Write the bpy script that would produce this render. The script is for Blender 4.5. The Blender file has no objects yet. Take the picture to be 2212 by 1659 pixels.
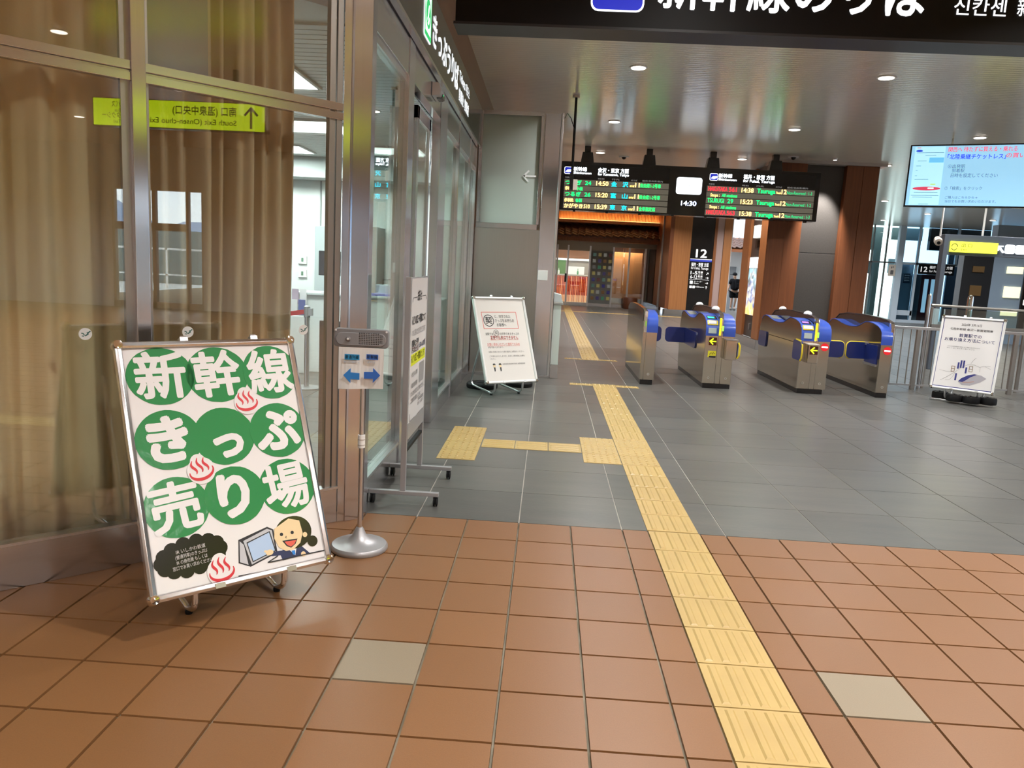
import bpy, bmesh, math, random
from mathutils import Vector, Matrix
random.seed(7)
sc = bpy.context.scene
COL = sc.collection
PI = math.pi
V = Vector

# ------------------------------------------------------------ camera
F_PX, PITCH, ROLL, YAW = 1650.26, 0.152816, 0.051307, -0.039804
CAM = V((0.68912, -4.29196, 1.47803))
fwd = V((math.sin(YAW)*math.cos(PITCH), math.cos(YAW)*math.cos(PITCH), -math.sin(PITCH)))
rt0 = V((math.cos(YAW), -math.sin(YAW), 0)); up0 = rt0.cross(fwd)
rt = math.cos(ROLL)*rt0 + math.sin(ROLL)*up0
up = -math.sin(ROLL)*rt0 + math.cos(ROLL)*up0
cd = bpy.data.cameras.new('camera'); cam = bpy.data.objects.new('camera', cd); COL.objects.link(cam)
cam.matrix_world = Matrix(((rt.x, up.x, -fwd.x, CAM.x), (rt.y, up.y, -fwd.y, CAM.y), (rt.z, up.z, -fwd.z, CAM.z), (0, 0, 0, 1)))
cd.sensor_fit = 'HORIZONTAL'; cd.sensor_width = 36.0; cd.lens = F_PX*36.0/2212.0
cd.clip_start = 0.05; cd.clip_end = 400
sc.camera = cam

def pix(P):
    d = V(P) - CAM; z = d.dot(fwd)
    if z < 0.05: return None
    return (1106 + F_PX*d.dot(rt)/z, 829.5 - F_PX*d.dot(up)/z)
def seen(P, m=60):
    q = pix(P)
    return q is not None and -m < q[0] < 2212+m and -m < q[1] < 1659+m

# ------------------------------------------------------------ world, exposure
w = bpy.data.worlds.new('world'); sc.world = w; w.use_nodes = True
nt = w.node_tree; nt.nodes.clear()
wo = nt.nodes.new('ShaderNodeOutputWorld'); bg = nt.nodes.new('ShaderNodeBackground')
tc = nt.nodes.new('ShaderNodeTexCoord'); ns = nt.nodes.new('ShaderNodeTexNoise'); cr = nt.nodes.new('ShaderNodeValToRGB')
ns.inputs['Scale'].default_value = 2.2; ns.inputs['Detail'].default_value = 5
cr.color_ramp.elements[0].position = 0.35; cr.color_ramp.elements[0].color = (0.62, 0.80, 1.0, 1)
cr.color_ramp.elements[1].position = 0.62; cr.color_ramp.elements[1].color = (0.95, 0.98, 1.0, 1)
nt.links.new(tc.outputs['Generated'], ns.inputs['Vector']); nt.links.new(ns.outputs['Fac'], cr.inputs['Fac'])
nt.links.new(cr.outputs['Color'], bg.inputs['Color']); bg.inputs['Strength'].default_value = 3.6
nt.links.new(bg.outputs['Background'], wo.inputs['Surface'])
sc.view_settings.view_transform = 'Standard'; sc.view_settings.look = 'None'
sc.view_settings.gamma = 1.0; sc.view_settings.use_curve_mapping = False
sc.view_settings.exposure = 0.58
LAMP_W = 50.0            # downlights of the concourse
LAMP_COL = (1.0, 0.98, 0.96)
OFFICE_W = 78.0          # light panels of the ticket office
try:
    sc.cycles.max_bounces = 9; sc.cycles.diffuse_bounces = 3; sc.cycles.glossy_bounces = 4
    sc.cycles.transmission_bounces = 4; sc.cycles.transparent_max_bounces = 14
    sc.cycles.sample_clamp_indirect = 4.0; sc.cycles.caustics_reflective = False; sc.cycles.caustics_refractive = False
    sc.cycles.use_denoising = True
except Exception:
    pass

# ------------------------------------------------------------ materials
MATS = {}
def mat(name, col=(0.5, 0.5, 0.5), rough=0.5, metal=0.0, emis=None, es=0.0, spec=0.5, noise=None, bump=None, aniso=0.0, tang=None, coat=0.0, vary=0.0, alpha=None):
    """noise=(scale xyz, second colour, amount); bump=(scale xyz, strength); vary = per-object brightness spread"""
    if name in MATS: return MATS[name]
    m = bpy.data.materials.new(name); m.use_nodes = True; MATS[name] = m
    t = m.node_tree; b = t.nodes['Principled BSDF']
    b.inputs['Base Color'].default_value = (*col, 1); b.inputs['Roughness'].default_value = rough
    b.inputs['Metallic'].default_value = metal; b.inputs['Specular IOR Level'].default_value = spec
    b.inputs['Coat Weight'].default_value = coat; b.inputs['Coat Roughness'].default_value = 0.08
    if emis: b.inputs['Emission Color'].default_value = (*emis, 1); b.inputs['Emission Strength'].default_value = es
    L = t.links.new
    def vec(scale):
        g = t.nodes.new('ShaderNodeNewGeometry'); mp = t.nodes.new('ShaderNodeMapping')
        mp.inputs['Scale'].default_value = scale; L(g.outputs['Position'], mp.inputs['Vector']); return mp.outputs['Vector']
    csock = None
    if noise:
        n = t.nodes.new('ShaderNodeTexNoise'); n.inputs['Scale'].default_value = 1.0; n.inputs['Detail'].default_value = 6
        n.inputs['Roughness'].default_value = 0.6
        L(vec(noise[0]), n.inputs['Vector'])
        r = t.nodes.new('ShaderNodeValToRGB'); r.color_ramp.elements[0].position = 0.5-0.5*noise[2]; r.color_ramp.elements[1].position = 0.5+0.5*noise[2]
        r.color_ramp.elements[0].color = (*noise[1], 1); r.color_ramp.elements[1].color = (*col, 1)
        L(n.outputs['Fac'], r.inputs['Fac']); csock = r.outputs['Color']; L(csock, b.inputs['Base Color'])
    if vary:
        oi = t.nodes.new('ShaderNodeObjectInfo'); mr = t.nodes.new('ShaderNodeMapRange')
        mr.inputs['To Min'].default_value = 1-vary; mr.inputs['To Max'].default_value = 1+vary
        hs = t.nodes.new('ShaderNodeHueSaturation'); hs.inputs['Color'].default_value = (*col, 1)
        L(oi.outputs['Random'], mr.inputs['Value']); L(mr.outputs['Result'], hs.inputs['Value'])
        if csock: L(csock, hs.inputs['Color'])
        L(hs.outputs['Color'], b.inputs['Base Color'])
    if bump:
        n = t.nodes.new('ShaderNodeTexNoise'); n.inputs['Scale'].default_value = 1.0; n.inputs['Detail'].default_value = 4
        L(vec(bump[0]), n.inputs['Vector'])
        bp = t.nodes.new('ShaderNodeBump'); bp.inputs['Strength'].default_value = bump[1]; bp.inputs['Distance'].default_value = 0.002
        L(n.outputs['Fac'], bp.inputs['Height']); L(bp.outputs['Normal'], b.inputs['Normal'])
    if aniso:
        b.inputs['Anisotropic'].default_value = aniso
        cx = t.nodes.new('ShaderNodeCombineXYZ')
        for i in range(3): cx.inputs[i].default_value = tang[i]
        L(cx.outputs['Vector'], b.inputs['Tangent'])
    return m

def glass(name, tint=(0.93, 0.97, 0.95), f0=0.06, rough=0.0, haze=0.0):
    if name in MATS: return MATS[name]
    m = bpy.data.materials.new(name); m.use_nodes = True; MATS[name] = m
    t = m.node_tree; t.nodes.clear(); L = t.links.new
    o = t.nodes.new('ShaderNodeOutputMaterial'); tr = t.nodes.new('ShaderNodeBsdfTransparent'); gl = t.nodes.new('ShaderNodeBsdfGlossy')
    tr.inputs['Color'].default_value = (*tint, 1); gl.inputs['Roughness'].default_value = rough; gl.inputs['Color'].default_value = (1, 1, 1, 1)
    lw = t.nodes.new('ShaderNodeLayerWeight'); lw.inputs['Blend'].default_value = 0.5
    pw = t.nodes.new('ShaderNodeMath'); pw.operation = 'POWER'; pw.inputs[1].default_value = 4.2; L(lw.outputs['Facing'], pw.inputs[0])
    ma = t.nodes.new('ShaderNodeMath'); ma.operation = 'MULTIPLY_ADD'; ma.inputs[1].default_value = 0.9-f0; ma.inputs[2].default_value = f0; L(pw.outputs[0], ma.inputs[0])
    mx = t.nodes.new('ShaderNodeMixShader'); L(ma.outputs[0], mx.inputs['Fac']); L(tr.outputs[0], mx.inputs[1]); L(gl.outputs[0], mx.inputs[2])
    out = mx.outputs[0]
    if haze:
        df = t.nodes.new('ShaderNodeBsdfTranslucent'); df.inputs['Color'].default_value = (0.9, 0.97, 0.93, 1)
        d2 = t.nodes.new('ShaderNodeBsdfDiffuse'); d2.inputs['Color'].default_value = (0.74, 0.82, 0.78, 1)
        m1 = t.nodes.new('ShaderNodeMixShader'); m1.inputs['Fac'].default_value = 0.5; L(df.outputs[0], m1.inputs[1]); L(d2.outputs[0], m1.inputs[2])
        m2 = t.nodes.new('ShaderNodeMixShader'); m2.inputs['Fac'].default_value = haze; L(out, m2.inputs[1]); L(m1.outputs[0], m2.inputs[2]); out = m2.outputs[0]
    L(out, o.inputs['Surface']); return m

def srgb(r, g, b):
    f = lambda c: (c/255/12.92) if c/255 <= 0.04045 else ((c/255+0.055)/1.055)**2.4
    return (f(r), f(g), f(b))

M_TERRA = mat('terracotta', (0.210, 0.096, 0.034), 0.40, noise=((260, 260, 260), (0.172, 0.075, 0.025), 0.5), bump=((160, 160, 160), 0.12), vary=0.045)
M_BEIGE = mat('beige_tile', (0.245, 0.19, 0.125), 0.45, noise=((300, 300, 300), (0.20, 0.155, 0.10), 0.5))
M_GROUT = mat('grout_brown', (0.115, 0.098, 0.06), 0.8, noise=((3, 3, 3), (0.26, 0.23, 0.17), 0.25))
M_SLATE = mat('slate_tile', (0.108, 0.104, 0.093), 0.30, noise=((1.3, 7, 3), (0.070, 0.072, 0.070), 0.5), bump=((25, 90, 30), 0.15), vary=0.10)
M_SGROUT = mat('slate_grout', (0.42, 0.39, 0.33), 0.7, noise=((1.2, 1.2, 1), (0.24, 0.22, 0.20), 0.35))
M_YEL = mat('tactile_yellow', (0.42, 0.29, 0.098), 0.42, noise=((6, 6, 6), (0.375, 0.255, 0.088), 0.5), vary=0.03)
M_STEEL = mat('brushed_steel', (0.74, 0.745, 0.79), 0.20, 1.0, noise=((120, 120, 1.5), (0.68, 0.685, 0.73), 0.6), aniso=0.85, tang=(0.6, 0.8, 0))
M_STEELH = mat('brushed_steel_horizontal', (0.68, 0.68, 0.70), 0.20, 1.0, noise=((1.5, 1.5, 160), (0.62, 0.62, 0.64), 0.6))
M_STEELD = mat('dull_steel_panel', (0.46, 0.445, 0.42), 0.34, 1.0, noise=((90, 90, 2), (0.43, 0.415, 0.39), 0.6))
M_GATEST = mat('gate_steel', (0.60, 0.555, 0.48), 0.12, 1.0, noise=((4, 4, 60), (0.56, 0.515, 0.44), 0.6))
M_CHROME = mat('polished_chrome', (0.86, 0.85, 0.83), 0.07, 1.0)
M_ALU = mat('satin_aluminium', (0.72, 0.73, 0.75), 0.28, 1.0)
M_SILVER = mat('silver_paint', (0.42, 0.42, 0.43), 0.38, 0.55)
M_GREYP = mat('grey_plastic', (0.20, 0.20, 0.21), 0.38)
M_BLACK = mat('black_gloss', (0.012, 0.011, 0.011), 0.18)
M_BLACKM = mat('black_rubber', (0.006, 0.006, 0.0065), 0.6, spec=0.25)
M_WHITE = mat('white_paint', (0.80, 0.80, 0.78), 0.5)
M_PAPER = mat('white_poster_paper', (0.80, 0.78, 0.77), 0.22, coat=0.25)
M_PAPER2 = mat('warm_poster_paper', (0.78, 0.74, 0.69), 0.3, coat=0.2)
M_OFFW = mat('office_wall_white', (0.78, 0.81, 0.79), 0.6)
M_OFFC = mat('office_counter_white', (0.80, 0.83, 0.82), 0.4)
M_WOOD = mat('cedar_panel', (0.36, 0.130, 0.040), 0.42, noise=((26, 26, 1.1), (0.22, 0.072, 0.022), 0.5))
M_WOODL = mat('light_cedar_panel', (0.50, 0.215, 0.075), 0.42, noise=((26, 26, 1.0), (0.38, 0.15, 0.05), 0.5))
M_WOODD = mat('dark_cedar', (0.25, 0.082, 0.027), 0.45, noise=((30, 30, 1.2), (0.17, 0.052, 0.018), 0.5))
M_ROOF = mat('glazed_roof_tile', (0.075, 0.028, 0.014), 0.32, vary=0.15)
M_STONE = mat('dark_stone', (0.070, 0.062, 0.055), 0.42, noise=((40, 40, 40), (0.045, 0.040, 0.036), 0.6))
M_FASCIA = mat('brown_fascia', (0.23, 0.105, 0.052), 0.45)
M_CURT = mat('brown_velvet_curtain', (0.70, 0.545, 0.35), 0.85, noise=((3, 3, 0.5), (0.60, 0.465, 0.295), 0.6))
M_CURT2 = mat('tan_velvet_curtain', (0.84, 0.68, 0.41), 0.85, noise=((3, 3, 0.5), (0.72, 0.58, 0.34), 0.6))
M_SHEER = mat('grey_blind', (0.36, 0.34, 0.31), 0.8)
M_BLUE = mat('gate_blue', (0.030, 0.080, 0.42), 0.3, coat=0.2)
M_BLUED = mat('flap_blue', (0.010, 0.022, 0.135), 0.3, coat=0.3)
M_YELP = mat('yellow_plastic', (0.85, 0.66, 0.04), 0.35)
M_SMOKE = mat('smoked_visor', (0.030, 0.028, 0.028), 0.06, coat=0.8)
M_GREEN = mat('sign_green', (0.030, 0.25, 0.085), 0.16, coat=0.6, bump=((22, 22, 22), 0.9))
M_RED = mat('print_red', (0.62, 0.03, 0.04), 0.4)
M_PRED = mat('soft_print_red', (0.75, 0.16, 0.14), 0.4)
M_INK = mat('print_black', (0.02, 0.02, 0.022), 0.4)
M_INKG = mat('print_grey', (0.16, 0.15, 0.15), 0.5)
M_NAVY = mat('print_navy', (0.03, 0.035, 0.20), 0.4)
M_CYAN = mat('print_blue', (0.03, 0.22, 0.62), 0.4)
M_CYAN2 = mat('print_deep_blue', (0.03, 0.14, 0.52), 0.4)
M_SKYP = mat('print_pale_blue', (0.42, 0.56, 0.75), 0.4)
M_SKIN = mat('print_skin', (0.80, 0.62, 0.36), 0.3)
M_HAIR = mat('print_hair', (0.035, 0.035, 0.02), 0.2, coat=0.4)
M_HILITE = mat('highlighter_yellow', (0.72, 0.78, 0.02), 0.5)
M_CREAM = mat('cream_plastic', (0.74, 0.66, 0.58), 0.4)
M_DGREY = mat('dark_grey_metal', (0.10, 0.12, 0.15), 0.4, 0.3)
M_BGREY = mat('blue_grey_panel', (0.26, 0.35, 0.46), 0.5)
M_BODY = mat('skin_tone', (0.42, 0.25, 0.17), 0.6)
M_CLOTH = mat('black_cloth', (0.005, 0.005, 0.006), 0.9, spec=0.15)
M_GLASS = glass('clear_glass', (0.94, 0.965, 0.95), 0.125)
M_GLASSG = glass('greenish_glass', (0.78, 0.86, 0.82), 0.10)
M_FROST = glass('frosted_glass', (0.5, 0.55, 0.52), 0.05, 0.12, haze=0.9)
M_BROWNR = mat('brown_glossy_header', (0.30, 0.26, 0.20), 0.3, 0.6)
def lit(name, col, s): return mat(name, tuple(min(1, c) for c in col), 0.5, emis=col, es=s*.72)
E_WHITE = lit('lit_white', (0.93, 0.97, 1.0), 1.3)
E_LAMP = lit('lamp_diffuser', (1.0, 0.90, 0.80), 5.0)
E_PANEL = lit('office_light_panel', (0.95, 0.99, 1.0), 2.2)
E_LGRN = lit('led_green', (0.0, 0.85, 0.28), 1.1)
E_LRED = lit('led_red', (1.0, 0.03, 0.08), 1.0)
E_LYEL = lit('led_amber', (1.0, 0.78, 0.35), 1.1)
E_LBLU = lit('led_blue', (0.0, 0.65, 0.75), 1.1)
E_TV = lit('screen_pale_blue', (0.31, 0.62, 0.86), 0.88)
E_TV2 = lit('screen_blue', (0.14, 0.50, 0.82), 0.95)
E_YSIGN = lit('lit_yellow_sign', (0.86, 0.90, 0.06), 1.0)
E_YSIGN2 = lit('lit_lime_sign', (0.52, 0.72, 0.005), 1.9)
E_CREAM = lit('lit_cream', (0.98, 0.88, 0.58), 1.0)
E_BLUE = lit('lit_blue', (0.01, 0.02, 0.42), 1.0)
E_GRN = lit('lit_green', (0.03, 0.50, 0.14), 1.0)
E_WARM = lit('warm_cove_light', (1.0, 0.50, 0.16), 3.0)
E_ARROW = lit('lit_arrow', (0.62, 0.85, 0.02), 1.0)
E_DIMW = lit('printed_white_on_dark', (0.85, 0.85, 0.85), 0.55)
E_DIMG = lit('header_grey', (0.4, 0.4, 0.4), 0.5)
M_ROWBAR = mat('led_row_panel', (0.14, 0.13, 0.095), 0.5, emis=(0.11, 0.10, 0.075), es=0.6)

# ceiling: satin metal ribs running across the hall
mc = mat('ribbed_ceiling', (0.93, 0.875, 0.78), 0.20, 0.0, spec=0.9)
t = mc.node_tree; b = t.nodes['Principled BSDF']
g = t.nodes.new('ShaderNodeNewGeometry'); sx = t.nodes.new('ShaderNodeSeparateXYZ'); t.links.new(g.outputs['Position'], sx.inputs[0])
ml = t.nodes.new('ShaderNodeMath'); ml.operation = 'MULTIPLY'; ml.inputs[1].default_value = 2*PI/0.085; t.links.new(sx.outputs['Y'], ml.inputs[0])
sn = t.nodes.new('ShaderNodeMath'); sn.operation = 'SINE'; t.links.new(ml.outputs[0], sn.inputs[0])
bp = t.nodes.new('ShaderNodeBump'); bp.inputs['Strength'].default_value = 0.35; bp.inputs['Distance'].default_value = 0.0015
t.links.new(sn.outputs[0], bp.inputs['Height']); t.links.new(bp.outputs['Normal'], b.inputs['Normal'])
M_CEIL = mc
M_CEILW = mat('white_slat_ceiling', (0.74, 0.76, 0.74), 0.35)
M_DISP = mat('picture_display', (0.2, 0.2, 0.2), 0.4)
t = M_DISP.node_tree; b = t.nodes['Principled BSDF']
g = t.nodes.new('ShaderNodeNewGeometry'); vo = t.nodes.new('ShaderNodeTexVoronoi'); vo.inputs['Scale'].default_value = 7.5
t.links.new(g.outputs['Position'], vo.inputs['Vector'])
s2 = t.nodes.new('ShaderNodeSeparateXYZ'); t.links.new(g.outputs['Position'], s2.inputs[0])
r1 = t.nodes.new('ShaderNodeValToRGB'); e = r1.color_ramp.elements
e[0].position = 0.0; e[0].color = (0.95, 0.62, 0.15, 1); e[1].position = 1.0; e[1].color = (0.05, 0.25, 0.30, 1)
for p_, c_ in ((0.2, (1, 0.8, 0.45, 1)), (0.38, (0.05, 0.10, 0.40, 1)), (0.5, (0.85, 0.9, 0.9, 1)), (0.66, (0.06, 0.07, 0.08, 1)), (0.82, (0.45, 0.75, 0.85, 1))):
    q = e.new(p_); q.color = c_
mr = t.nodes.new('ShaderNodeMapRange'); mr.inputs['From Min'].default_value = 0.65; mr.inputs['From Max'].default_value = 1.95
mr.inputs['To Min'].default_value = -0.15; mr.inputs['To Max'].default_value = 0.75; t.links.new(s2.outputs['Z'], mr.inputs['Value'])
sp = t.nodes.new('ShaderNodeSeparateColor'); t.links.new(vo.outputs['Color'], sp.inputs[0])
ad = t.nodes.new('ShaderNodeMath'); ad.operation = 'MULTIPLY_ADD'; ad.inputs[1].default_value = 0.45
t.links.new(sp.outputs[0], ad.inputs[0]); t.links.new(mr.outputs['Result'], ad.inputs[2]); t.links.new(ad.outputs[0], r1.inputs['Fac'])
t.links.new(r1.outputs['Color'], b.inputs['Emission Color']); b.inputs['Emission Strength'].default_value = 0.9

# ------------------------------------------------------------ geometry helper
class G:
    def __init__(s, T=None): s.v = []; s.f = []; s.T = T; s.marks = []
    def add(s, vs, fs):
        n = len(s.v)
        if s.T is not None: vs = [s.T @ V(p) for p in vs]
        s.v += [V(p) for p in vs]; s.f += [tuple(n+i for i in f) for f in fs]; return s
    def box(s, x0, x1, y0, y1, z0, z1):
        return s.add([(x0, y0, z0), (x1, y0, z0), (x1, y1, z0), (x0, y1, z0), (x0, y0, z1), (x1, y0, z1), (x1, y1, z1), (x0, y1, z1)],
                     [(0, 3, 2, 1), (4, 5, 6, 7), (0, 1, 5, 4), (1, 2, 6, 5), (2, 3, 7, 6), (3, 0, 4, 7)])
    def obox(s, o, u, v, w_, a, b_, c):
        """box from origin o along unit axes u,v,w with spans a,b,c given as (lo,hi)"""
        P = []
        for k in c:
            for (i, j) in ((0, 0), (1, 0), (1, 1), (0, 1)): P.append(V(o)+V(u)*a[i]+V(v)*b_[j]+V(w_)*k)
        return s.add(P, [(0, 3, 2, 1), (4, 5, 6, 7), (0, 1, 5, 4), (1, 2, 6, 5), (2, 3, 7, 6), (3, 0, 4, 7)])
    def frustum(s, cx, cy, z0, z1, hx, hy, kx, ky):
        return s.add([(cx-hx, cy-hy, z0), (cx+hx, cy-hy, z0), (cx+hx, cy+hy, z0), (cx-hx, cy+hy, z0), (cx-kx, cy-ky, z1), (cx+kx, cy-ky, z1), (cx+kx, cy+ky, z1), (cx-kx, cy+ky, z1)],
                     [(4, 5, 6, 7), (0, 1, 5, 4), (1, 2, 6, 5), (2, 3, 7, 6), (3, 0, 4, 7)])
    def prism(s, pts, f, lo, hi):
        """pts 2d outline; f(a,b,h)->3d"""
        n = len(pts)
        vs = [f(a, b_, lo) for a, b_ in pts]+[f(a, b_, hi) for a, b_ in pts]
        return s.add(vs, [tuple(range(n))[::-1], tuple(range(n, 2*n))]+[(i, (i+1) % n, n+(i+1) % n, n+i) for i in range(n)])
    def tube(s, pts, r, seg=10, cap=True):
        pts = [V(p) for p in pts]; rings = []; rs = r if isinstance(r, (list, tuple)) else [r]*len(pts)
        d0 = (pts[1]-pts[0]).normalized(); a = d0.orthogonal().normalized()
        for i, p in enumerate(pts):
            d = ((pts[min(i+1, len(pts)-1)]-pts[max(i-1, 0)])).normalized()
            a = (a-d*a.dot(d)).normalized(); b_ = d.cross(a)
            rings.append([p+(a*math.cos(2*PI*k/seg)+b_*math.sin(2*PI*k/seg))*rs[i] for k in range(seg)])
        vs = [q for R in rings for q in R]; fs = []
        for i in range(len(pts)-1):
            for k in range(seg): fs.append((i*seg+k, i*seg+(k+1) % seg, (i+1)*seg+(k+1) % seg, (i+1)*seg+k))
        if cap: fs += [tuple(range(seg))[::-1], tuple(range((len(pts)-1)*seg, len(pts)*seg))]
        return s.add(vs, fs)
    def lathe(s, o, prof, seg=32, axis=(0, 0, 1)):
        ax = V(axis).normalized(); a = ax.orthogonal().normalized(); b_ = ax.cross(a); o = V(o); vs = []; fs = []
        for r, h in prof:
            for k in range(seg): vs.append(o+ax*h+(a*math.cos(2*PI*k/seg)+b_*math.sin(2*PI*k/seg))*max(r, 1e-4))
        for i in range(len(prof)-1):
            for k in range(seg): fs.append((i*seg+k, i*seg+(k+1) % seg, (i+1)*seg+(k+1) % seg, (i+1)*seg+k))
        fs += [tuple(range(seg))[::-1], tuple(range((len(prof)-1)*seg, len(prof)*seg))]
        return s.add(vs, fs)
    def poly(s, F, pts, d=0.0015, d0=0.0):
        """flat shape of thickness on a sign frame F (function u,v,n -> point)"""
        return s.prism(pts, lambda a, b_, h: F(a, b_, h), d0, d)
    def text(s, F, body, u, v, h, align='L', sx=1.0, bold=0.0, n=0.002, rot=0.0, fat=0.0):
        c = bpy.data.curves.new('t', 'FONT'); c.body = body; c.size = 1.0; c.resolution_u = 3
        o = bpy.data.objects.new('t', c); COL.objects.link(o)
        dg = bpy.context.evaluated_depsgraph_get(); me = bpy.data.meshes.new_from_object(o.evaluated_get(dg))
        xs = [p.co.x for p in me.vertices]
        if xs:
            x0, x1 = min(xs), max(xs); ref = {'L': x0, 'C': (x0+x1)/2, 'R': x1}[align]
            ca, sa = math.cos(rot), math.sin(rot); m_ = 10 if fat > .02 else 5; fx2 = fat or bold*.8
            offs = [(0, 0)] if not fx2 else [(0, 0)]+[(fx2*math.cos(2*PI/m_*k), fx2*math.sin(2*PI/m_*k)) for k in range(m_)]
            for ki, (fx_, fy_) in enumerate(offs):
                vs = []
                for p in me.vertices:
                    a = (p.co.x-ref+fx_)*h*sx; b_ = (p.co.y+fy_)*h
                    vs.append(F(u+a*ca-b_*sa, v+a*sa+b_*ca, n+ki*.00002))
                s.add(vs, [tuple(q.vertices) for q in me.polygons])
        bpy.data.objects.remove(o); bpy.data.meshes.remove(me); bpy.data.curves.remove(c); return s
    def fit(s, F, body, u0, u1, v, h, **k):
        """text stretched to span u0..u1, cap height about h*0.75 above baseline v"""
        n0 = len(s.v); T = s.T; s.T = None
        tmp = G(); tmp.text(lambda a, b_, c: V((a, b_, c)), body, 0, 0, 1, **k)
        s.T = T
        xs = [p.x for p in tmp.v]
        if not xs: return s
        kx = (u1-u0)/(max(xs)-min(xs)); x0 = min(xs); s.marks.append((len(s.v), len(s.f), len(tmp.v), len(tmp.f)))
        return s.add([F(u0+(p.x-x0)*kx, v+p.y*h, p.z) for p in tmp.v], tmp.f)

ORG = {}
def build(g, name, m, parent=None, smooth=False, bev=0.0, at=None):
    if len(g.marks) > 0 and parent is not None and (len(g.marks) > 1 or sum(k[2] for k in g.marks) < len(g.v)):
        # each line of writing is a part of its own; loose shapes stay together
        used_v, used_f, first = set(), set(), None
        for v0, f0, nv, nf in g.marks:
            q_ = G(); q_.v = g.v[v0:v0+nv]; q_.f = [tuple(i-v0 for i in f) for f in g.f[f0:f0+nf]]
            o = build(q_, name, m, parent, smooth, bev); first = first or o
            used_v.update(range(v0, v0+nv)); used_f.update(range(f0, f0+nf))
        rest = [i for i in range(len(g.v)) if i not in used_v]
        if rest:
            mp = {i: k for k, i in enumerate(rest)}; q_ = G(); q_.v = [g.v[i] for i in rest]
            q_.f = [tuple(mp[i] for i in f) for k, f in enumerate(g.f) if k not in used_f]; build(q_, name if 'led' in name else 'printed_shapes', m, parent, smooth, bev)
        return first
    me = bpy.data.meshes.new(name)
    if parent is not None: o_ = ORG[parent.name]
    elif at is not None: o_ = V(at)
    else:
        xs = [p.x for p in g.v]; ys = [p.y for p in g.v]; o_ = V(((min(xs)+max(xs))/2, (min(ys)+max(ys))/2, min(p.z for p in g.v)))
    me.from_pydata([tuple(p-o_) for p in g.v], [], g.f); me.update(); me.validate()
    if smooth:
        for q in me.polygons: q.use_smooth = True
        try: me.set_sharp_from_angle(angle=math.radians(38))
        except Exception: pass
    me.materials.append(m)
    o = bpy.data.objects.new(name, me); COL.objects.link(o)
    if parent is not None: o.parent = parent; ORG[o.name] = o_
    else: o.location = o_; ORG[o.name] = o_
    if bev:
        md = o.modifiers.new('bevel', 'BEVEL'); md.width = bev; md.segments = 2; md.limit_method = 'ANGLE'; md.angle_limit = 0.6
    return o
def tag(o, label=None, cat=None, group=None, kind=None):
    if label: o['label'] = label
    if cat: o['category'] = cat
    if group: o['group'] = group
    if kind: o['kind'] = kind
    return o
def thing(name, label, cat, at, group=None, M=None):
    """M: if given, children are built in local coordinates of that matrix"""
    o = bpy.data.objects.new(name, None); COL.objects.link(o); o.empty_display_size = 0.1
    if M is not None: o.matrix_world = M; ORG[o.name] = V((0, 0, 0))
    else: o.location = at; ORG[o.name] = V(at)
    return tag(o, label, cat, group)
def struct(g, name, m, smooth=False, label=None, bev=0.0, cat=None):
    o = build(g, name, m, None, smooth, bev); o['kind'] = 'structure'
    if label: o['label'] = label
    if cat: o['category'] = cat
    return o
def copy_tree(o, parent=None, off=None, at=None):
    c = o.copy(); COL.objects.link(c); ORG[c.name] = ORG.get(o.name, V((0, 0, 0)))
    if parent is not None: c.parent = parent
    if at is not None: c.location = at
    for ch in o.children: copy_tree(ch, c)
    return c
FXZ = lambda Y, s=-1: (lambda a, b_, n: V((a, Y+s*n, b_)))      # sign plane facing -Y (towards the camera)
FYZ = lambda X: (lambda a, b_, n: V((X+n, a, b_)))              # sign plane facing +X
FL = lambda a, b_, n: V((a, -n, b_))                            # local sign plane facing -y
def ring(cx, cy, r, n=28, ry=None, a0=0, a1=2*PI):
    ry = ry or r; return [(cx+r*math.cos(a0+(a1-a0)*k/n), cy+ry*math.sin(a0+(a1-a0)*k/n)) for k in range(n)]
def rrect(x0, x1, y0, y1, r, n=4):
    P = []
    for cx, cy, a in ((x1-r, y1-r, 0), (x0+r, y1-r, PI/2), (x0+r, y0+r, PI), (x1-r, y0+r, 1.5*PI)):
        P += [(cx+r*math.cos(a+PI/2*k/n), cy+r*math.sin(a+PI/2*k/n)) for k in range(n+1)]
    return P
def stroke(F, g_, pts, wd, d0=0.0, d=0.0015):
    """flat line of constant width through pts"""
    P = [V((p[0], p[1])) for p in pts]; L_, R_ = [], []
    for i, p in enumerate(P):
        d_ = (P[min(i+1, len(P)-1)]-P[max(i-1, 0)]).normalized(); nn = V((-d_.y, d_.x))
        ww = wd[i] if isinstance(wd, (list, tuple)) else wd
        L_.append(p+nn*ww/2); R_.append(p-nn*ww/2)
    for i in range(len(P)-1):
        g_.prism([tuple(R_[i]), tuple(R_[i+1]), tuple(L_[i+1]), tuple(L_[i])], F, d0, d)

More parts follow.
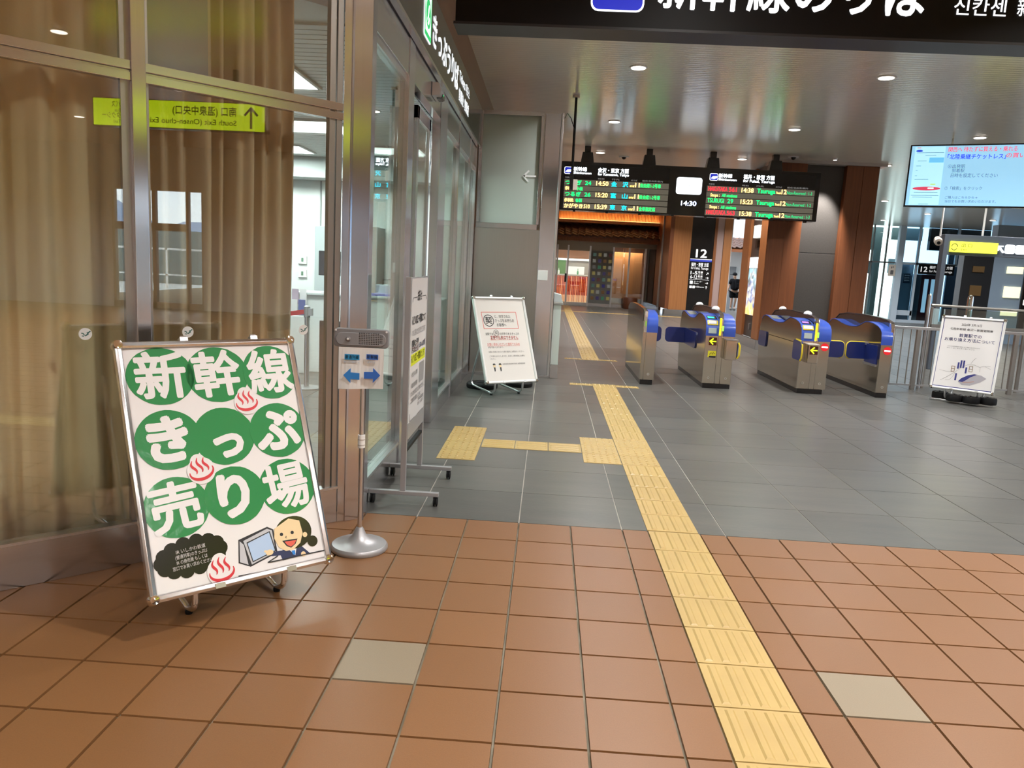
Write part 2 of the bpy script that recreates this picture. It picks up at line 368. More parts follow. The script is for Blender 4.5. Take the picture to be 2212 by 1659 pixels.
# ------------------------------------------------------------ the setting: floor
CEIL = 3.9
P0 = V((-.36, -.12, 0)); r2 = math.sqrt(.5)
S45 = V((-r2, -r2, 0)); N45 = V((r2, -r2, 0))
def W45(s, d, z): return P0 + S45*s + N45*d + V((0, 0, z))
fl = G(); fl.box(-9, 26, -13, 34, -0.12, -0.012)
floor = struct(fl, 'floor', M_GROUT, label='station floor of terracotta tiles in front and grey slate tiles beyond')
def in_office(x, y): return (x - y) < -.30 and x < -.42
def box_tile(m, hx, hy, name):
    g_ = G(); g_.frustum(0, 0, -0.011, 0.0, hx, hy, hx-0.001, hy-0.001)
    me = bpy.data.meshes.new(name); me.from_pydata([tuple(p) for p in g_.v], [], g_.f); me.materials.append(m); return me
ME = {}
def piece(name, me, x, y, parent=floor):
    o = bpy.data.objects.new(name, me); COL.objects.link(o); o.parent = parent
    o.location = V((x, y, 0)) - ORG[parent.name]; return o
J = 0.0042
STRIP0, STRIP1 = 1.35, 1.65
rest_t = G(); count_t = 0; cand = []
for j in range(-42, 0):
    y0 = j*.3; row = []
    for i in range(-30, 46):
        x0 = i*.3
        if i == 4: row.append((1.2, 1.35))
        elif i == 5: row.append((1.65, 1.8))
        else: row.append((x0, x0+.3))
    for a, b_ in row:
        c = V(((a+b_)/2, y0+.15, 0))
        if (c.x - c.y) < -.5: continue
        cs = [V((a, y0, 0)), V((b_, y0, 0)), V((b_, y0+.3, 0)), V((a, y0+.3, 0))]
        vis = any(seen(p, 25) for p in cs)
        beige = (j == -6) and (abs(a) < .01 or abs(a-1.8) < .01)
        if vis: cand.append(((c-CAM).length, a, b_, y0, beige))
        else: rest_t.frustum(c.x, c.y, -0.011, 0, (b_-a)/2-J, .15-J, (b_-a)/2-J-.001, .15-J-.001)
cand.sort()
for k, (d_, a, b_, y0, beige) in enumerate(cand):
    key = ('t', round(b_-a, 2), beige)
    if k < 298:
        if key not in ME: ME[key] = box_tile(M_BEIGE if beige else M_TERRA, (b_-a)/2-J, .15-J, 'terracotta_tile')
        o = piece('terracotta_tile', ME[key], (a+b_)/2, y0+.15)
        if beige: o.name = 'beige_tile'; o['label'] = 'pale beige floor tile'
    else: rest_t.frustum((a+b_)/2, y0+.15, -0.011, 0, (b_-a)/2-J, .15-J, (b_-a)/2-J-.001, .15-J-.001)
o = build(rest_t, 'terracotta_tile_field', M_TERRA, floor); o['kind'] = 'stuff'
# slate, 600 mm grid; lighter mortar bed under it
gb = G(); gb.box(-9, 26, 0, 34, -0.0125, -0.0035)
gb2 = G(); gb2.prism([(-.5, 0), (-9, -8.5), (-9, 0)], lambda a, b_, h: V((a, b_, h)), -0.0125, -0.0035)
gb.v_, n0 = None, len(gb.v); gb.v += gb2.v; gb.f += [tuple(n0+i for i in f) for f in gb2.f]
build(gb, 'mortar_bed', M_SGROUT, floor)
rest_s = G(); cand = []
JS = 0.0028
for j in range(-9, 57):
    for i in range(-15, 43):
        x0, y0 = i*.6, j*.6; c = V((x0+.3, y0+.3, 0))
        if j < 0 and not ((c.x-c.y) < -1.1): continue
        cs = [V((x0, y0, 0)), V((x0+.6, y0, 0)), V((x0+.6, y0+.6, 0)), V((x0, y0+.6, 0))]
        if any(seen(p, 10) for p in cs) and y0 < 9.1 and not in_office(c.x, c.y): cand.append(((c-CAM).length, c.x, c.y))
        elif y0 < 27.5 or x0 > 1: rest_s.frustum(c.x, c.y, -0.004, 0, .3-JS, .3-JS*.35, .3-JS-.001, .3-JS*.35-.0005)
cand.sort()
ME['s'] = box_tile(M_SLATE, .3-JS, .3-JS*.35, 'slate_tile')
for k, (d_, x, y) in enumerate(cand):
    if k < 296: piece('slate_tile', ME['s'], x, y)
    else: rest_s.frustum(x, y, -0.004, 0, .3-JS, .3-JS*.35, .3-JS-.001, .3-JS*.35-.0005)
o = build(rest_s, 'slate_tile_field', M_SLATE, floor); o['kind'] = 'stuff'
# tactile paving: bar blocks (guide) and dot blocks (warning)
def block_mesh(kind, hx, hy, top):
    g_ = G(); z = top
    g_.frustum(0, 0, -0.011 if top < 0.003 else 0.0002, z, hx, hy, hx-.001, hy-.001)
    if kind == 'bar_y':
        for k in range(4):
            x = (-.5+(k+.5)/4)*.27; g_.frustum(x, 0, z, z+.005, .017, hy-.014, .0095, hy-.022)
    elif kind == 'bar_x':
        for k in range(4):
            y = (-.5+(k+.5)/4)*.27; g_.frustum(0, y, z, z+.005, hx-.014, .017, hx-.022, .0095)
    else:
        nx, ny = max(1, round(hx*2/.058)), max(1, round(hy*2/.058))
        for a in range(nx):
            for b_ in range(ny):
                x = (-.5+(a+.5)/nx)*2*hx*.96; y = (-.5+(b_+.5)/ny)*2*hy*.96
                R = [(x+.0125*math.cos(PI/3*k), y+.0125*math.sin(PI/3*k), z) for k in range(6)]+[(x+.007*math.cos(PI/3*k), y+.007*math.sin(PI/3*k), z+.005) for k in range(6)]
                g_.add(R, [(6, 7, 8, 9, 10, 11)]+[(k, (k+1) % 6, 6+(k+1) % 6, 6+k) for k in range(6)])
    me = bpy.data.meshes.new('tactile_block'); me.from_pydata([tuple(p) for p in g_.v], [], g_.f); me.materials.append(M_YEL); return me
def tac(kind, x0, x1, y0, y1, top=0.004):
    hx, hy = (x1-x0)/2-.0022, (y1-y0)/2-.0022
    key = (kind, round(hx, 3), round(hy, 3), top)
    if key not in ME: ME[key] = block_mesh(kind, hx, hy, top)
    piece('tactile_paving_block', ME[key], (x0+x1)/2, (y0+y1)/2)
for k in range(-13, 0): tac('bar_y', STRIP0, STRIP1, k*.3, k*.3+.3, 0.001)
SX = 1.345
for k in range(0, 5): tac('bar_y', SX, SX+.3, k*.3, k*.3+.3)
for k in range(5, 8): tac('dot', SX, SX+.3, k*.3, k*.3+.3)
for k in range(8, 18): tac('bar_y', SX, SX+.3, k*.3, k*.3+.3)
tac('dot', SX, SX+.3, 5.4, 5.55); tac('dot', SX-.3, SX, 5.52, 5.67); tac('dot', SX, SX+.3, 5.55, 5.7); tac('dot', SX+.3, SX+.6, 5.52, 5.67)
for k in range(3): tac('dot', SX-.3, SX, 1.5+k*.3, 1.8+k*.3)
for k in range(3): tac('bar_x', .215+k*.277, .215+k*.277+.277, 1.81, 2.11)
for k in range(4): tac('dot', -.09, .21, 1.36+k*.3, 1.66+k*.3)
tac('dot', SX-.02-.29, SX-.02, 8.38, 8.52); tac('dot', SX-.02, SX+.28, 8.38, 8.68); tac('dot', SX+.28, SX+.57, 8.38, 8.52)
for k in range(0, 46): tac('bar_y', SX-.02, SX+.28, 8.68+k*.3, 8.98+k*.3)
tac('dot', SX-.02, SX+.28, 22.5, 22.8)
for k in range(0, 14): tac('bar_y', SX-.02, SX+.28, 23.1+k*.3, 23.4+k*.3)
for k in range(-4, 15):
    if k != 0 : tac('bar_x', SX-.02+k*.3, SX+.28+k*.3, 22.8, 23.1)
tac('dot', SX-.02, SX+.28, 22.8, 23.1)

# ------------------------------------------------------------ ceiling, outer walls
c_ = G(); c_.box(-.32, 26, -13, 28.4, CEIL, CEIL+.15)
c_.prism([(-.32, -13), (-.32, -.0), (-.42, -.18), (-5, -4.76), (-5, -13)], lambda a, b_, h: V((a, b_, h)), CEIL, CEIL+.15)
ceiling = struct(c_, 'ceiling', M_CEIL, label='glossy beige ribbed metal ceiling of the concourse')
g_ = G(); g_.box(-5.2, 14.2, -13.2, -13, 0, CEIL)
struct(g_, 'wall_south', mat('beige_wall', (0.62, 0.60, 0.57), 0.6), label='beige wall behind the camera')
g_ = G(); g_.box(-5.2, -5, -13, -4.6, 0, CEIL); struct(g_, 'wall_west', MATS['beige_wall'], label='beige wall left of the camera')
# east facade: glazed wall with brown frames looking out to hills
M_BFR = mat('bronze_frame', (0.42, 0.34, 0.26), 0.4, 0.1)
EX = 14.0
g_ = G(); g_.box(EX, EX+.2, -13, 8, 2.86, CEIL); g_.box(EX, EX+.2, -13, -9.75, 0, 2.86); g_.box(EX, EX+.2, -7.48, .5, 0, 2.86); g_.box(EX, EX+.2, 7.3, 8, 0, 2.86)  # opening north of the entrance is added to let daylight onto the floor
struct(g_, 'wall_east', mat('grey_beige_wall', (0.52, 0.50, 0.49), 0.5), label='brown wall with the glazed station entrance right of the camera')
w1 = G()
for y, d_ in ((-9.75, .06), (-8.76, .09), (-7.92, .07), (-7.53, .05), (.5, .1), (2.2, .1), (3.9, .1), (5.6, .1), (7.2, .1)): w1.box(EX+.02, EX+.14, y, y+d_, 0, 2.86)
w1.box(EX+.02, EX+.14, -9.75, -7.5, 0, .16); w1.box(EX+.02, EX+.14, .5, 7.3, 0, .16); w1.box(EX+.03, EX+.13, -9.7, -7.9, 1.90, 2.08)
win = struct(w1, 'window_1', M_BFR, label='tall brown framed entrance windows with hills outside, northern bay added to let daylight in')
gg = G(); gg.box(EX+.07, EX+.08, -9.75, -7.48, .1, 2.86); gg.box(EX+.07, EX+.08, .5, 7.3, .1, 2.86); build(gg, 'window_pane', M_GLASS, win)
# outside: pavement, hills, container, railings
g_ = G(); g_.box(14.3, 95, -70, 60, -.3, -.1); struct(g_, 'trim_1', mat('outdoor_paving', (0.60, 0.60, 0.58), 0.8), label='pale paving outside the entrance')
g_ = G(); N_ = 60; vs = []; fs = []
for k in range(N_):
    a = -110+k*4.0; hgt = 15+7*math.sin(a*.045+1.0)+3.5*math.sin(a*.13)+1.2*math.sin(a*.41)
    vs += [(92, a, -1), (118, a, hgt), (160, a, -1)]
for k in range(N_-1):
    i = k*3; fs += [(i, i+3, i+4, i+1), (i+1, i+4, i+5, i+2)]
g_.add(vs, fs); tag(build(g_, 'hill_range', mat('hazy_hill', (0.24, 0.34, 0.50), 0.9)), 'hazy blue hills seen through the entrance glass', 'hill')
g_ = G(); g_.box(30, 33, -21, -15, -.1, 2.3); tag(build(g_, 'container_hut', mat('grey_green_hut', (0.10, 0.17, 0.18), 0.7), bev=.03), 'dark grey green hut outside the entrance', 'hut')
g_ = G()
for k in range(18): g_.box(26, 26.06, -34+k*1.5, -33.94+k*1.5, -.1, 1.5)
g_.box(26, 26.05, -34, -8.4, 1.42, 1.5); g_.box(26, 26.05, -34, -8.4, .4, .46)
tag(build(g_, 'site_railing', M_WHITE), 'white railing on the pavement outside', 'railing')
# north: curtain wall at Y=28 beyond the gates and far inner walls
def wall(n, a, m, lab=None): g_ = G(); g_.box(*a); return struct(g_, n, m, label=lab)
wall('wall_northeast', (24, 24.2, 8, 34, 0, CEIL), M_BGREY, 'blue grey side wall far right')
wall('wall_east_return', (14.2, 24.2, 7.8, 8, 0, CEIL), M_BFR, 'brown return wall right of the concourse')
YN = 28.0
cw = G()
for x in (11.5, 12.2, 13.2, 13.8, 14.36): cw.box(x, x+.05, YN, YN+.08, 0, CEIL)
cw.box(11.5, 14.8, YN, YN+.08, 2.38, 2.44)
win2 = struct(cw, 'window_2', M_STEELD, label='glazed screen with thin steel mullions right of the timber pillars')
gg = G(); gg.box(11.5, 14.8, YN+.035, YN+.045, 0, CEIL); build(gg, 'window_pane', M_GLASSG, win2)
M_WFR = mat('white_steel_frame', (0.60, 0.72, 0.84), 0.4)
cw = G(); cw.box(14.82, 15.05, YN-.1, YN+.12, 0, CEIL)
for x in (15.62, 17.15, 18.7, 20.2, 21.7, 23.2): cw.box(x, x+.09, YN, YN+.08, 0 if x != 17.15 else 2.4, CEIL)
cw.box(15, 24, YN, YN+.08, 2.36, 2.46); cw.box(15, 15.7, YN, YN+.08, .30, .5); cw.box(15, 24, YN-.02, YN+.1, 0, .12)
win3 = struct(cw, 'window_3', M_WFR, label='glazed wall in white steel frames at the far right')
gg = G(); gg.box(15.05, 24, YN+.035, YN+.045, .1, CEIL); build(gg, 'window_pane', glass('blue_tinted_glass', (0.50, 0.64, 0.72), 0.08), win3)
# dark cladding and lift lobby behind the curtain wall
wall('trim_2', (16.3, 18.7, YN+.5, YN+.7, 3.0, CEIL), M_BLACK, 'dark cladding high behind the white framed glass')
wall('trim_3', (11.5, 13.7, YN+1.5, YN+1.7, 0, CEIL), mat('teal_grey', (0.10, 0.15, 0.16), 0.4), 'dark wall behind the glazed screen')
wall('trim_4', (14.45, 14.75, YN+1.4, YN+1.6, 0, CEIL), MATS['teal_grey'], 'dark pier behind the glazed screen')
wall('trim_13', (15.05, 16.3, YN+1.2, YN+1.3, 3.4, CEIL), MATS['teal_grey'])
wall('trim_14', (13.7, 13.97, YN+1.35, YN+1.45, 0, CEIL), MATS['teal_grey'])
wall('trim_15', (16.72, 17.3, YN+1.2, YN+1.3, 0, 2.42), mat('slate_blue_panel', (0.16, 0.21, 0.27), 0.4))
wall('trim_16', (17.5, 19.5, YN+1.2, YN+1.3, 0, 2.9), M_DGREY)
wall('trim_17', (15.05, 15.3, YN+1.2, YN+1.3, 2.0, 2.6), mat('pale_blue_panel', (0.45, 0.60, 0.72), 0.4))
wall('trim_18', (19.5, 24, YN+1.2, YN+1.3, 0, CEIL), MATS['pale_blue_panel'])
wall('trim_5', (13.7, 14.45, YN+1.5, YN+1.7, 1.95, 2.45), MATS['teal_grey'])
wall('trim_6', (13.7, 14.45, YN+1.5, YN+1.7, 2.95, CEIL), MATS['teal_grey'])
wall('trim_7', (15.2, 15.7, YN+.3, YN+.45, 0, 2.4), mat('pale_steel_pier', (0.50, 0.56, 0.60), 0.4, 0.5), 'pale steel pier beside the red lift door')
# lift with red door frame
lift = thing('lift_door', 'red framed lift door with narrow bright windows below the black 12 sign', 'lift door', (16.3, YN+.3, 0))
g_ = G(); g_.box(15.98, 16.72, YN+.2, YN+.3, 0, 2.0); build(g_, 'door_frame', mat('lift_red', (0.16, 0.008, 0.012), 0.4), lift, bev=.01)
g_ = G(); g_.box(16.14, 16.3, YN+.18, YN+.21, .45, 1.82); g_.box(16.42, 16.58, YN+.18, YN+.21, .45, 1.82); build(g_, 'door_window', lit('daylight_glass', (0.75, 0.92, 1.0), 1.0), lift)
g_ = G(); g_.box(15.7, 15.96, YN+.1, YN+.3, 0, 2.0); build(g_, 'steel_jamb', M_ALU, lift, bev=.01)
s12 = thing('platform_sign', 'small black hanging sign reading 12 beside the white steel frame', 'sign', (16.4, YN-.1, 2.0))
g_ = G(); g_.box(15.7, 17.12, YN-.12, YN-.04, 2.0, 2.42); build(g_, 'panel', M_BLACK, s12, bev=.01)
g_ = G(); F_ = FXZ(YN-.122); g_.fit(F_, '12', 15.78, 16.05, 2.10, .30, bold=.02); g_.fit(F_, '福井・敦賀 方面', 16.12, 17.04, 2.25, .13, bold=.02); g_.fit(F_, 'for Fukui, Tsuruga', 16.12, 17.04, 2.1, .13, bold=.01)
build(g_, 'lettering', E_DIMW, s12)
s13 = thing('lift_notice', 'small grey vertical notice panel on the pale pier left of the lift', 'sign', (15.42, YN+.2, 1.7))
g_ = G(); g_.box(15.28, 15.56, YN+.2, YN+.28, 1.62, 2.0); build(g_, 'panel', M_DGREY, s13, bev=.01)
g_ = G(); F_ = FXZ(YN+.198)
for zz in (1.9, 1.8, 1.7): g_.fit(F_, 'エレベーター', 15.32, 15.52, zz, .07)
build(g_, 'lettering', E_DIMW, s13)
s14 = thing('baggage_notice', 'small cream notice hanging on the glass left of the white frame', 'sign', (14.65, YN-.1, 1.88))
g_ = G(); g_.prism(rrect(14.52, 14.80, 1.86, 2.33, .04), lambda a, b_, h: V((a, YN-.06-h, b_)), 0, .03); build(g_, 'panel', M_CREAM, s14)
g_ = G(); F_ = FXZ(YN-.092); g_.poly(F_, rrect(14.60, 14.72, 1.93, 2.1, .02)); g_.poly(F_, rrect(14.61, 14.65, 2.17, 2.25, .01)); g_.poly(F_, rrect(14.67, 14.71, 2.2, 2.26, .01)); build(g_, 'pictogram', M_INKG, s14)

# right: dark stair block with niches and blue grey wall at Y=18
wl = G(); wl.box(12.3, 13.12, 18, 18.3, 0, 2.9); tag(struct(wl, 'wall_dark_lobby', mat('lobby_black', (0.020, 0.022, 0.026), 0.35)), 'black lobby wall with small brown niches')
g_ = G(); g_.box(13.12, 18, 18, 18.3, 0, 3.3); struct(g_, 'wall_blue_grey', M_BGREY, label='blue grey panelled wall at the far right edge')
for k, (a, b_, c, d_) in enumerate(((12.56, 12.88, 1.97, 2.14), (12.55, 12.87, 1.32, 1.6))):
    g_ = G(); g_.box(a, b_, 17.97, 18.0, c, d_); tag(build(g_, 'niche_panel', mat('brown_niche', (0.15, 0.09, 0.035), 0.4), bev=.004), ('upper' if k == 0 else 'lower')+' brown square panel on the black lobby wall', 'panel')
for k, (a, b_, c, d_) in enumerate(((13.5, 13.93, 1.98, 2.17), (13.49, 13.93, 1.31, 1.62), (13.49, 13.93, .80, .99))):
    g_ = G(); g_.box(a, b_, 17.95, 18.0, c, d_); tag(build(g_, 'lit_wall_panel', E_CREAM, bev=.004), ('uppermost', 'middle', 'lowest')[k]+' cream lit panel on the blue grey wall', 'light panel')
g_ = G(); g_.box(13.98, 15.2, 17.93, 17.995, .4, 2.0)
bs = thing('guide_board', 'black guide board at the right edge beside the cream lit panels', 'sign', (14.5, 17.96, .4)); build(g_, 'panel', M_BLACK, bs, bev=.01)
g_ = G(); F_ = FXZ(17.928); g_.fit(F_, '1-5 号車', 14.03, 14.5, 1.62, .16, bold=.02); g_.fit(F_, '6-12 号車', 14.03, 14.5, 1.42, .16, bold=.02); g_.poly(F_, rrect(14.03, 14.5, 1.12, 1.28, .02)); build(g_, 'lettering', E_DIMW, bs)

# exit gantry with lit yellow sign
gn = thing('exit_gantry', 'dark grey gantry frame with lit yellow exit sign and white pictograms', 'gantry', (8.4, 10, 0))
g_ = G(); g_.box(7.72, 7.80, 9.95, 10.1, 0, 2.44); build(g_, 'post', M_DGREY, gn, bev=.006)
g_ = G(); g_.box(11.0, 11.08, 9.95, 10.1, 0, 2.44); build(g_, 'post', M_DGREY, gn, bev=.006)
g_ = G(); g_.box(7.80, 11.0, 9.97, 10.08, 2.08, 2.44); build(g_, 'beam', M_DGREY, gn, bev=.006)
g_ = G(); g_.box(7.83, 8.655, 9.93, 9.97, 2.13, 2.32); build(g_, 'yellow_sign', E_YSIGN, gn, bev=.004)
g_ = G(); F_ = FXZ(9.929); stroke(F_, g_, [(7.90+.05*math.cos(a), 2.235+.04*math.sin(a)) for a in [PI*k/8*1.2-.3 for k in range(9)]], .012); stroke(F_, g_, [(7.945, 2.2), (7.91, 2.16)], .012); stroke(F_, g_, [(7.85, 2.2), (7.87, 2.165), (7.91, 2.165)], .012)
g_.fit(F_, '出 口', 8.02, 8.2, 2.23, .07); g_.fit(F_, 'Exit', 8.02, 8.12, 2.165, .05); build(g_, 'lettering', M_INK, gn)
g_ = G(); stroke(F_, g_, [(8.77, 2.16), (8.69, 2.25)], .022, d0=-.04); stroke(F_, g_, [(8.67, 2.19), (8.67, 2.27), (8.75, 2.27)], .022, d0=-.04); build(g_, 'arrow', E_WHITE, gn)
for a in (8.80, 8.985):
    g_ = G(); g_.prism(rrect(a, a+.165, 2.145, 2.305, .03), lambda x, z, h: V((x, 9.97-h, z)), 0, .02); build(g_, 'pictogram_panel', E_WHITE, gn)
for x in (8.405,): 
    g_ = G(); g_.tube([(x, 10.02, 2.44), (x, 10.02, CEIL)], .018, 8); build(g_, 'hanging_rod', M_WHITE, gn)
cm = thing('ceiling_camera', 'small beige camera on a white rod left of the yellow exit sign', 'camera', (7.17, 9, 2.2))
g_ = G(); g_.tube([(7.17, 9, 2.33), (7.17, 9, CEIL)], .016, 8); build(g_, 'rod', M_WHITE, cm)
g_ = G(); g_.lathe((7.17, 9.05, 2.26), [(.01, -.1), (.05, -.1), (.065, 0), (.06, .09), (.01, .11)], 16, (-.3, -1, -.35)); build(g_, 'body', M_CREAM, cm, True)
g_ = G(); g_.lathe((7.14, 8.96, 2.225), [(.028, 0), (.028, .02)], 14, (-.3, -1, -.35)); build(g_, 'lens', M_BLACK, cm, True)

# ------------------------------------------------------------ far wall with tiled roof (Y=27.6)
YF = 27.6
g_ = G(); g_.box(-9, .97, YF, YF+.2, 0, CEIL); struct(g_, 'wall_north_left', M_WHITE, label='far wall left of the tiled roof')
g_ = G(); g_.box(.97, 5.3, YF-.3, YF+.2, 3.45, CEIL); cove = struct(g_, 'wall_cove', M_WOOD, label='warm lit timber cove above the tiled roof')
for k in range(72):
    g_ = G(); x = .99+k*.06; g_.box(x, x+.035, YF-.33, YF-.3, 3.5, CEIL-.02)
    if k == 0: o0 = build(g_, 'batten', M_WOODL, cove); o0s = o0
    else:
        o = o0.copy(); COL.objects.link(o); o.location = V((k*.06, 0, 0))
g_ = G(); g_.box(.97, 5.3, YF-.5, YF+.0, 3.35, 3.42); g_.box(.97, 5.3, YF-.46, YF+.0, 3.43, 3.47); build(g_, 'ledge', M_WOODL, cove, bev=.005)
g_ = G(); g_.box(1.0, 5.28, YF-.44, YF-.40, 3.475, 3.49); build(g_, 'cove_light_strip', E_WARM, cove)
roof = thing('tiled_roof', 'brown glazed tiled eave roof under the timber cove beyond the gates', 'roof', (3.1, YF-.4, 2.75))
g_ = G(); g_.prism([(YF-.0, 3.32), (YF-.9, 2.80), (YF-.9, 2.72), (YF, 3.2)], lambda a, b_, h: V((h, a, b_)), .97, 5.3); build(g_, 'deck', M_WOODD, roof)
tl = G(); seg = 8; W_ = .27
def tile_mesh():
    vs, fs = [], []
    for r_ in (0, 1):
        for k in range(seg+1):
            u_ = k/seg; wv = .030*math.sin(2*PI*u_)+.012*math.sin(4*PI*u_)
            vs.append((u_*W_, -.20*r_, wv+.03-.095*r_))
    for k in range(seg): fs.append((k, seg+1+k, seg+2+k, k+1))
    n0 = len(vs)
    for k in range(seg+1): q = vs[seg+1+k]; vs.append((q[0], q[1]+.005, q[2]-.035))
    for k in range(seg): fs.append((seg+1+k, n0+k, n0+k+1, seg+2+k))
    me = bpy.data.meshes.new('roof_tile'); me.from_pydata(vs, [], fs); me.materials.append(M_ROOF)
    for q in me.polygons: q.use_smooth = True
    return me
tm = tile_mesh()
for r_ in range(5):
    for k in range(16):
        o = bpy.data.objects.new('roof_tile', tm); COL.objects.link(o); o.parent = roof
        o.location = V((.98+k*W_, YF-.04-.175*r_, 3.30-.100*r_)) - ORG[roof.name]
g_ = G(); g_.box(.97, 5.3, YF-.78, YF, 2.62, 2.74); build(g_, 'eave_board', M_WOOD, roof)
g_ = G(); g_.box(.97, 5.3, YF+.01, YF+.1, 2.6, 3.5); struct(g_, 'wall_above_shop', M_WOODD)
# shop front
g_ = G(); g_.box(.97, 5.3, YF-.02, YF+.1, 2.45, 2.64); g_.box(.97, 3.3, YF-.02, YF+.1, 2.25, 2.45)
struct(g_, 'trim_8', M_BROWNR, label='olive steel header above the sliding shop doors')
front = thing('shop_front', 'steel framed sliding glass shop front under the tiled roof', 'shop front', (3, YF, 0))
for x in (.98, 1.42, 2.32, 3.27, 3.92, 4.58, 5.22):
    g_ = G(); g_.box(x, x+.07, YF-.04, YF+.06, 0, 2.46); build(g_, 'door_post', M_ALU, front, bev=.004)
g_ = G(); g_.box(.98, 5.26, YF-.03, YF+.05, 0, .14); build(g_, 'bottom_rail', M_STEELH, front)
for a, b_ in ((.98, 2.32), (3.34, 5.22)):
    g_ = G(); g_.box(a, b_, YF, YF+.01, .14, 2.3 if a < 2 else 2.45); build(g_, 'glass_pane', M_GLASS, front)
g_ = G(); g_.box(1.36, 1.44, YF-.05, YF-.0, .95, 1.3); build(g_, 'door_handle', M_BLACK, front)
scr = thing('colour_block_screen', 'grey screen with rows of small coloured glass squares', 'screen', (2.85, YF-.06, .12))
g_ = G(); g_.box(2.39, 3.27, YF-.09, YF-.05, .14, 2.28); build(g_, 'panel', mat('screen_grey', (0.24, 0.24, 0.22), 0.5), scr)
cols = [(.06, .12, .10), (.22, .17, .06), (.22, .22, .19), (.07, .02, .02), (.04, .03, .10), (.12, .06, .02), (.10, .10, .09), (.03, .14, .08), (.26, .22, .07), (.02, .02, .12)]
cm_ = [mat('glass_square_%d' % k, c, 0.15, emis=c, es=.25) for k, c in enumerate(cols)]
order = [0, 1, 2, 3, 2, 4, 5, 1, 6, 7, 8, 2, 8, 2, 4, 5, 9, 3, 0, 8, 0, 8, 9, 2, 8, 2, 5, 9, 5, 4, 7, 8]
for r_ in range(8):
    for c in range(4):
        x = 2.47+c*.215; z = 2.05-r_*.252; g_ = G(); g_.box(x, x+.13, YF-.105, YF-.085, z, z+.14)
        build(g_, 'glass_square', cm_[order[r_*4+c]], scr, bev=.01)
# inside the shop: counter of red bars, green panel, shelf, white wall
YS = YF+2.2
g_ = G(); g_.box(.0, 3.4, YS, YS+.1, 0, CEIL); struct(g_, 'wall_shop_back', mat('shop_back', (0.36, 0.34, 0.30), 0.6), label='grey back wall inside the shop')
g_ = G(); g_.box(-.2, 5.4, YF+.1, YS+.1, 2.66, 2.75); struct(g_, 'ceiling_shop', MATS['shop_back'])
g_ = G(); g_.box(5.3, 5.4, YF+.1, YS+.1, 0, 2.66); g_.box(3.4, 5.4, YS, YS+.1, 0, 2.66); struct(g_, 'wall_shop_side', M_WOODD)
sl = bpy.data.lights.new('shop_fill', 'AREA'); sl.shape = 'RECTANGLE'; sl.size = 3.2; sl.size_y = .3; sl.energy = 85; sl.color = (1, .9, .78)  # added fill light without a fitting, brightens the timber behind the shop glass
so_ = bpy.data.objects.new('shop_fill', sl); COL.objects.link(so_); so_.location = (2.9, YF+.3, 2.6)
g_ = G(); g_.box(.6, 3.4, YS-.2, YS-.1, 1.95, 2.3); struct(g_, 'trim_9', M_WOOD)
g_ = G(); g_.box(.6, 3.4, YS-.22, YS-.12, 1.86, 1.94); tag(build(g_, 'strip_light', E_WHITE), 'white strip light inside the shop under the timber band', 'light')
ct = thing('red_bar_counter', 'shop counter faced with glowing red vertical bars', 'counter', (1.7, YF+.9, 0))
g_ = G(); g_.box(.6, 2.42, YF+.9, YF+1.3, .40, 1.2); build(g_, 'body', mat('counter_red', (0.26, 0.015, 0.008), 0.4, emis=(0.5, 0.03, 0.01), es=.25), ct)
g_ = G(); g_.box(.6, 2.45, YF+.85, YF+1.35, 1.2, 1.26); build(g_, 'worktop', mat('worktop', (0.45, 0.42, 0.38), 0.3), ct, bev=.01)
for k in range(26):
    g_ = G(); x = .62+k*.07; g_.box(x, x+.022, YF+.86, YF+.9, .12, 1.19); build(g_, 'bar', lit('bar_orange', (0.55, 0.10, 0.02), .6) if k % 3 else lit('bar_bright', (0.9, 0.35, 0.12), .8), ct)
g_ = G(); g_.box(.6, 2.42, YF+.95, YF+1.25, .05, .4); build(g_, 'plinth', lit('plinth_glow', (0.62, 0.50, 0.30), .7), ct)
g_ = G(); g_.box(.7, 1.42, YS-.08, YS, 1.25, 1.86); tag(build(g_, 'green_panel', mat('leaf_green', (0.06, 0.24, 0.05), 0.5), bev=.01), 'green panel behind the red bar counter', 'panel')
g_ = G(); g_.box(1.5, 2.25, YS-.1, YS-.04, 1.26, 1.6); tag(build(g_, 'white_panel', lit('shop_white', (0.75, 0.76, 0.74), .5), bev=.01), 'white panel behind the red bar counter', 'panel')
for k, (x, c, lb) in enumerate(((1.0, M_GLASS, 'clear'), (1.12, M_GLASS, 'clear'), (1.93, M_GREEN, 'green'))):
    g_ = G(); g_.lathe((x, YF+1.1, 1.262), [(.035, 0), (.04, .08), (.035, .14), (.012, .17), (.012, .24), (.018, .25)], 12)
    o = build(g_, 'bottle', M_WHITE if c is M_GLASS else c, None, True)
    tag(o, ((('left', 'right')[k]+' pale bottle on the shop counter before the green panel') if c is M_GLASS else 'green bottle on the shop counter in front of the white panel'), 'bottle', 'bottles on the shop counter' if c is M_GLASS else None)
g_ = G(); g_.box(3.35, 4.55, YF+.5, YF+.6, 0, 2.28); wp = struct(g_, 'wall_timber_inner', M_WOODL, label='orange timber panel behind the glass shop front')
g_ = G(); g_.box(3.35, 4.6, YF+.46, YF+.5, .14, .38); build(g_, 'kick_plate', M_STEELH, wp)
g_ = G(); g_.box(4.6, 5.26, YF+.3, YF+.4, 0, 2.46); struct(g_, 'wall_dark_inner', mat('dark_panel', (0.025, 0.023, 0.022), 0.25), label='dark panel at the right of the glass shop front')
g_ = G(); g_.lathe((4.08, YF-.35, 0), [(.01, 0), (.27, 0), (.30, .06), (.30, .40), (.27, .46), (.01, .47)], 24)
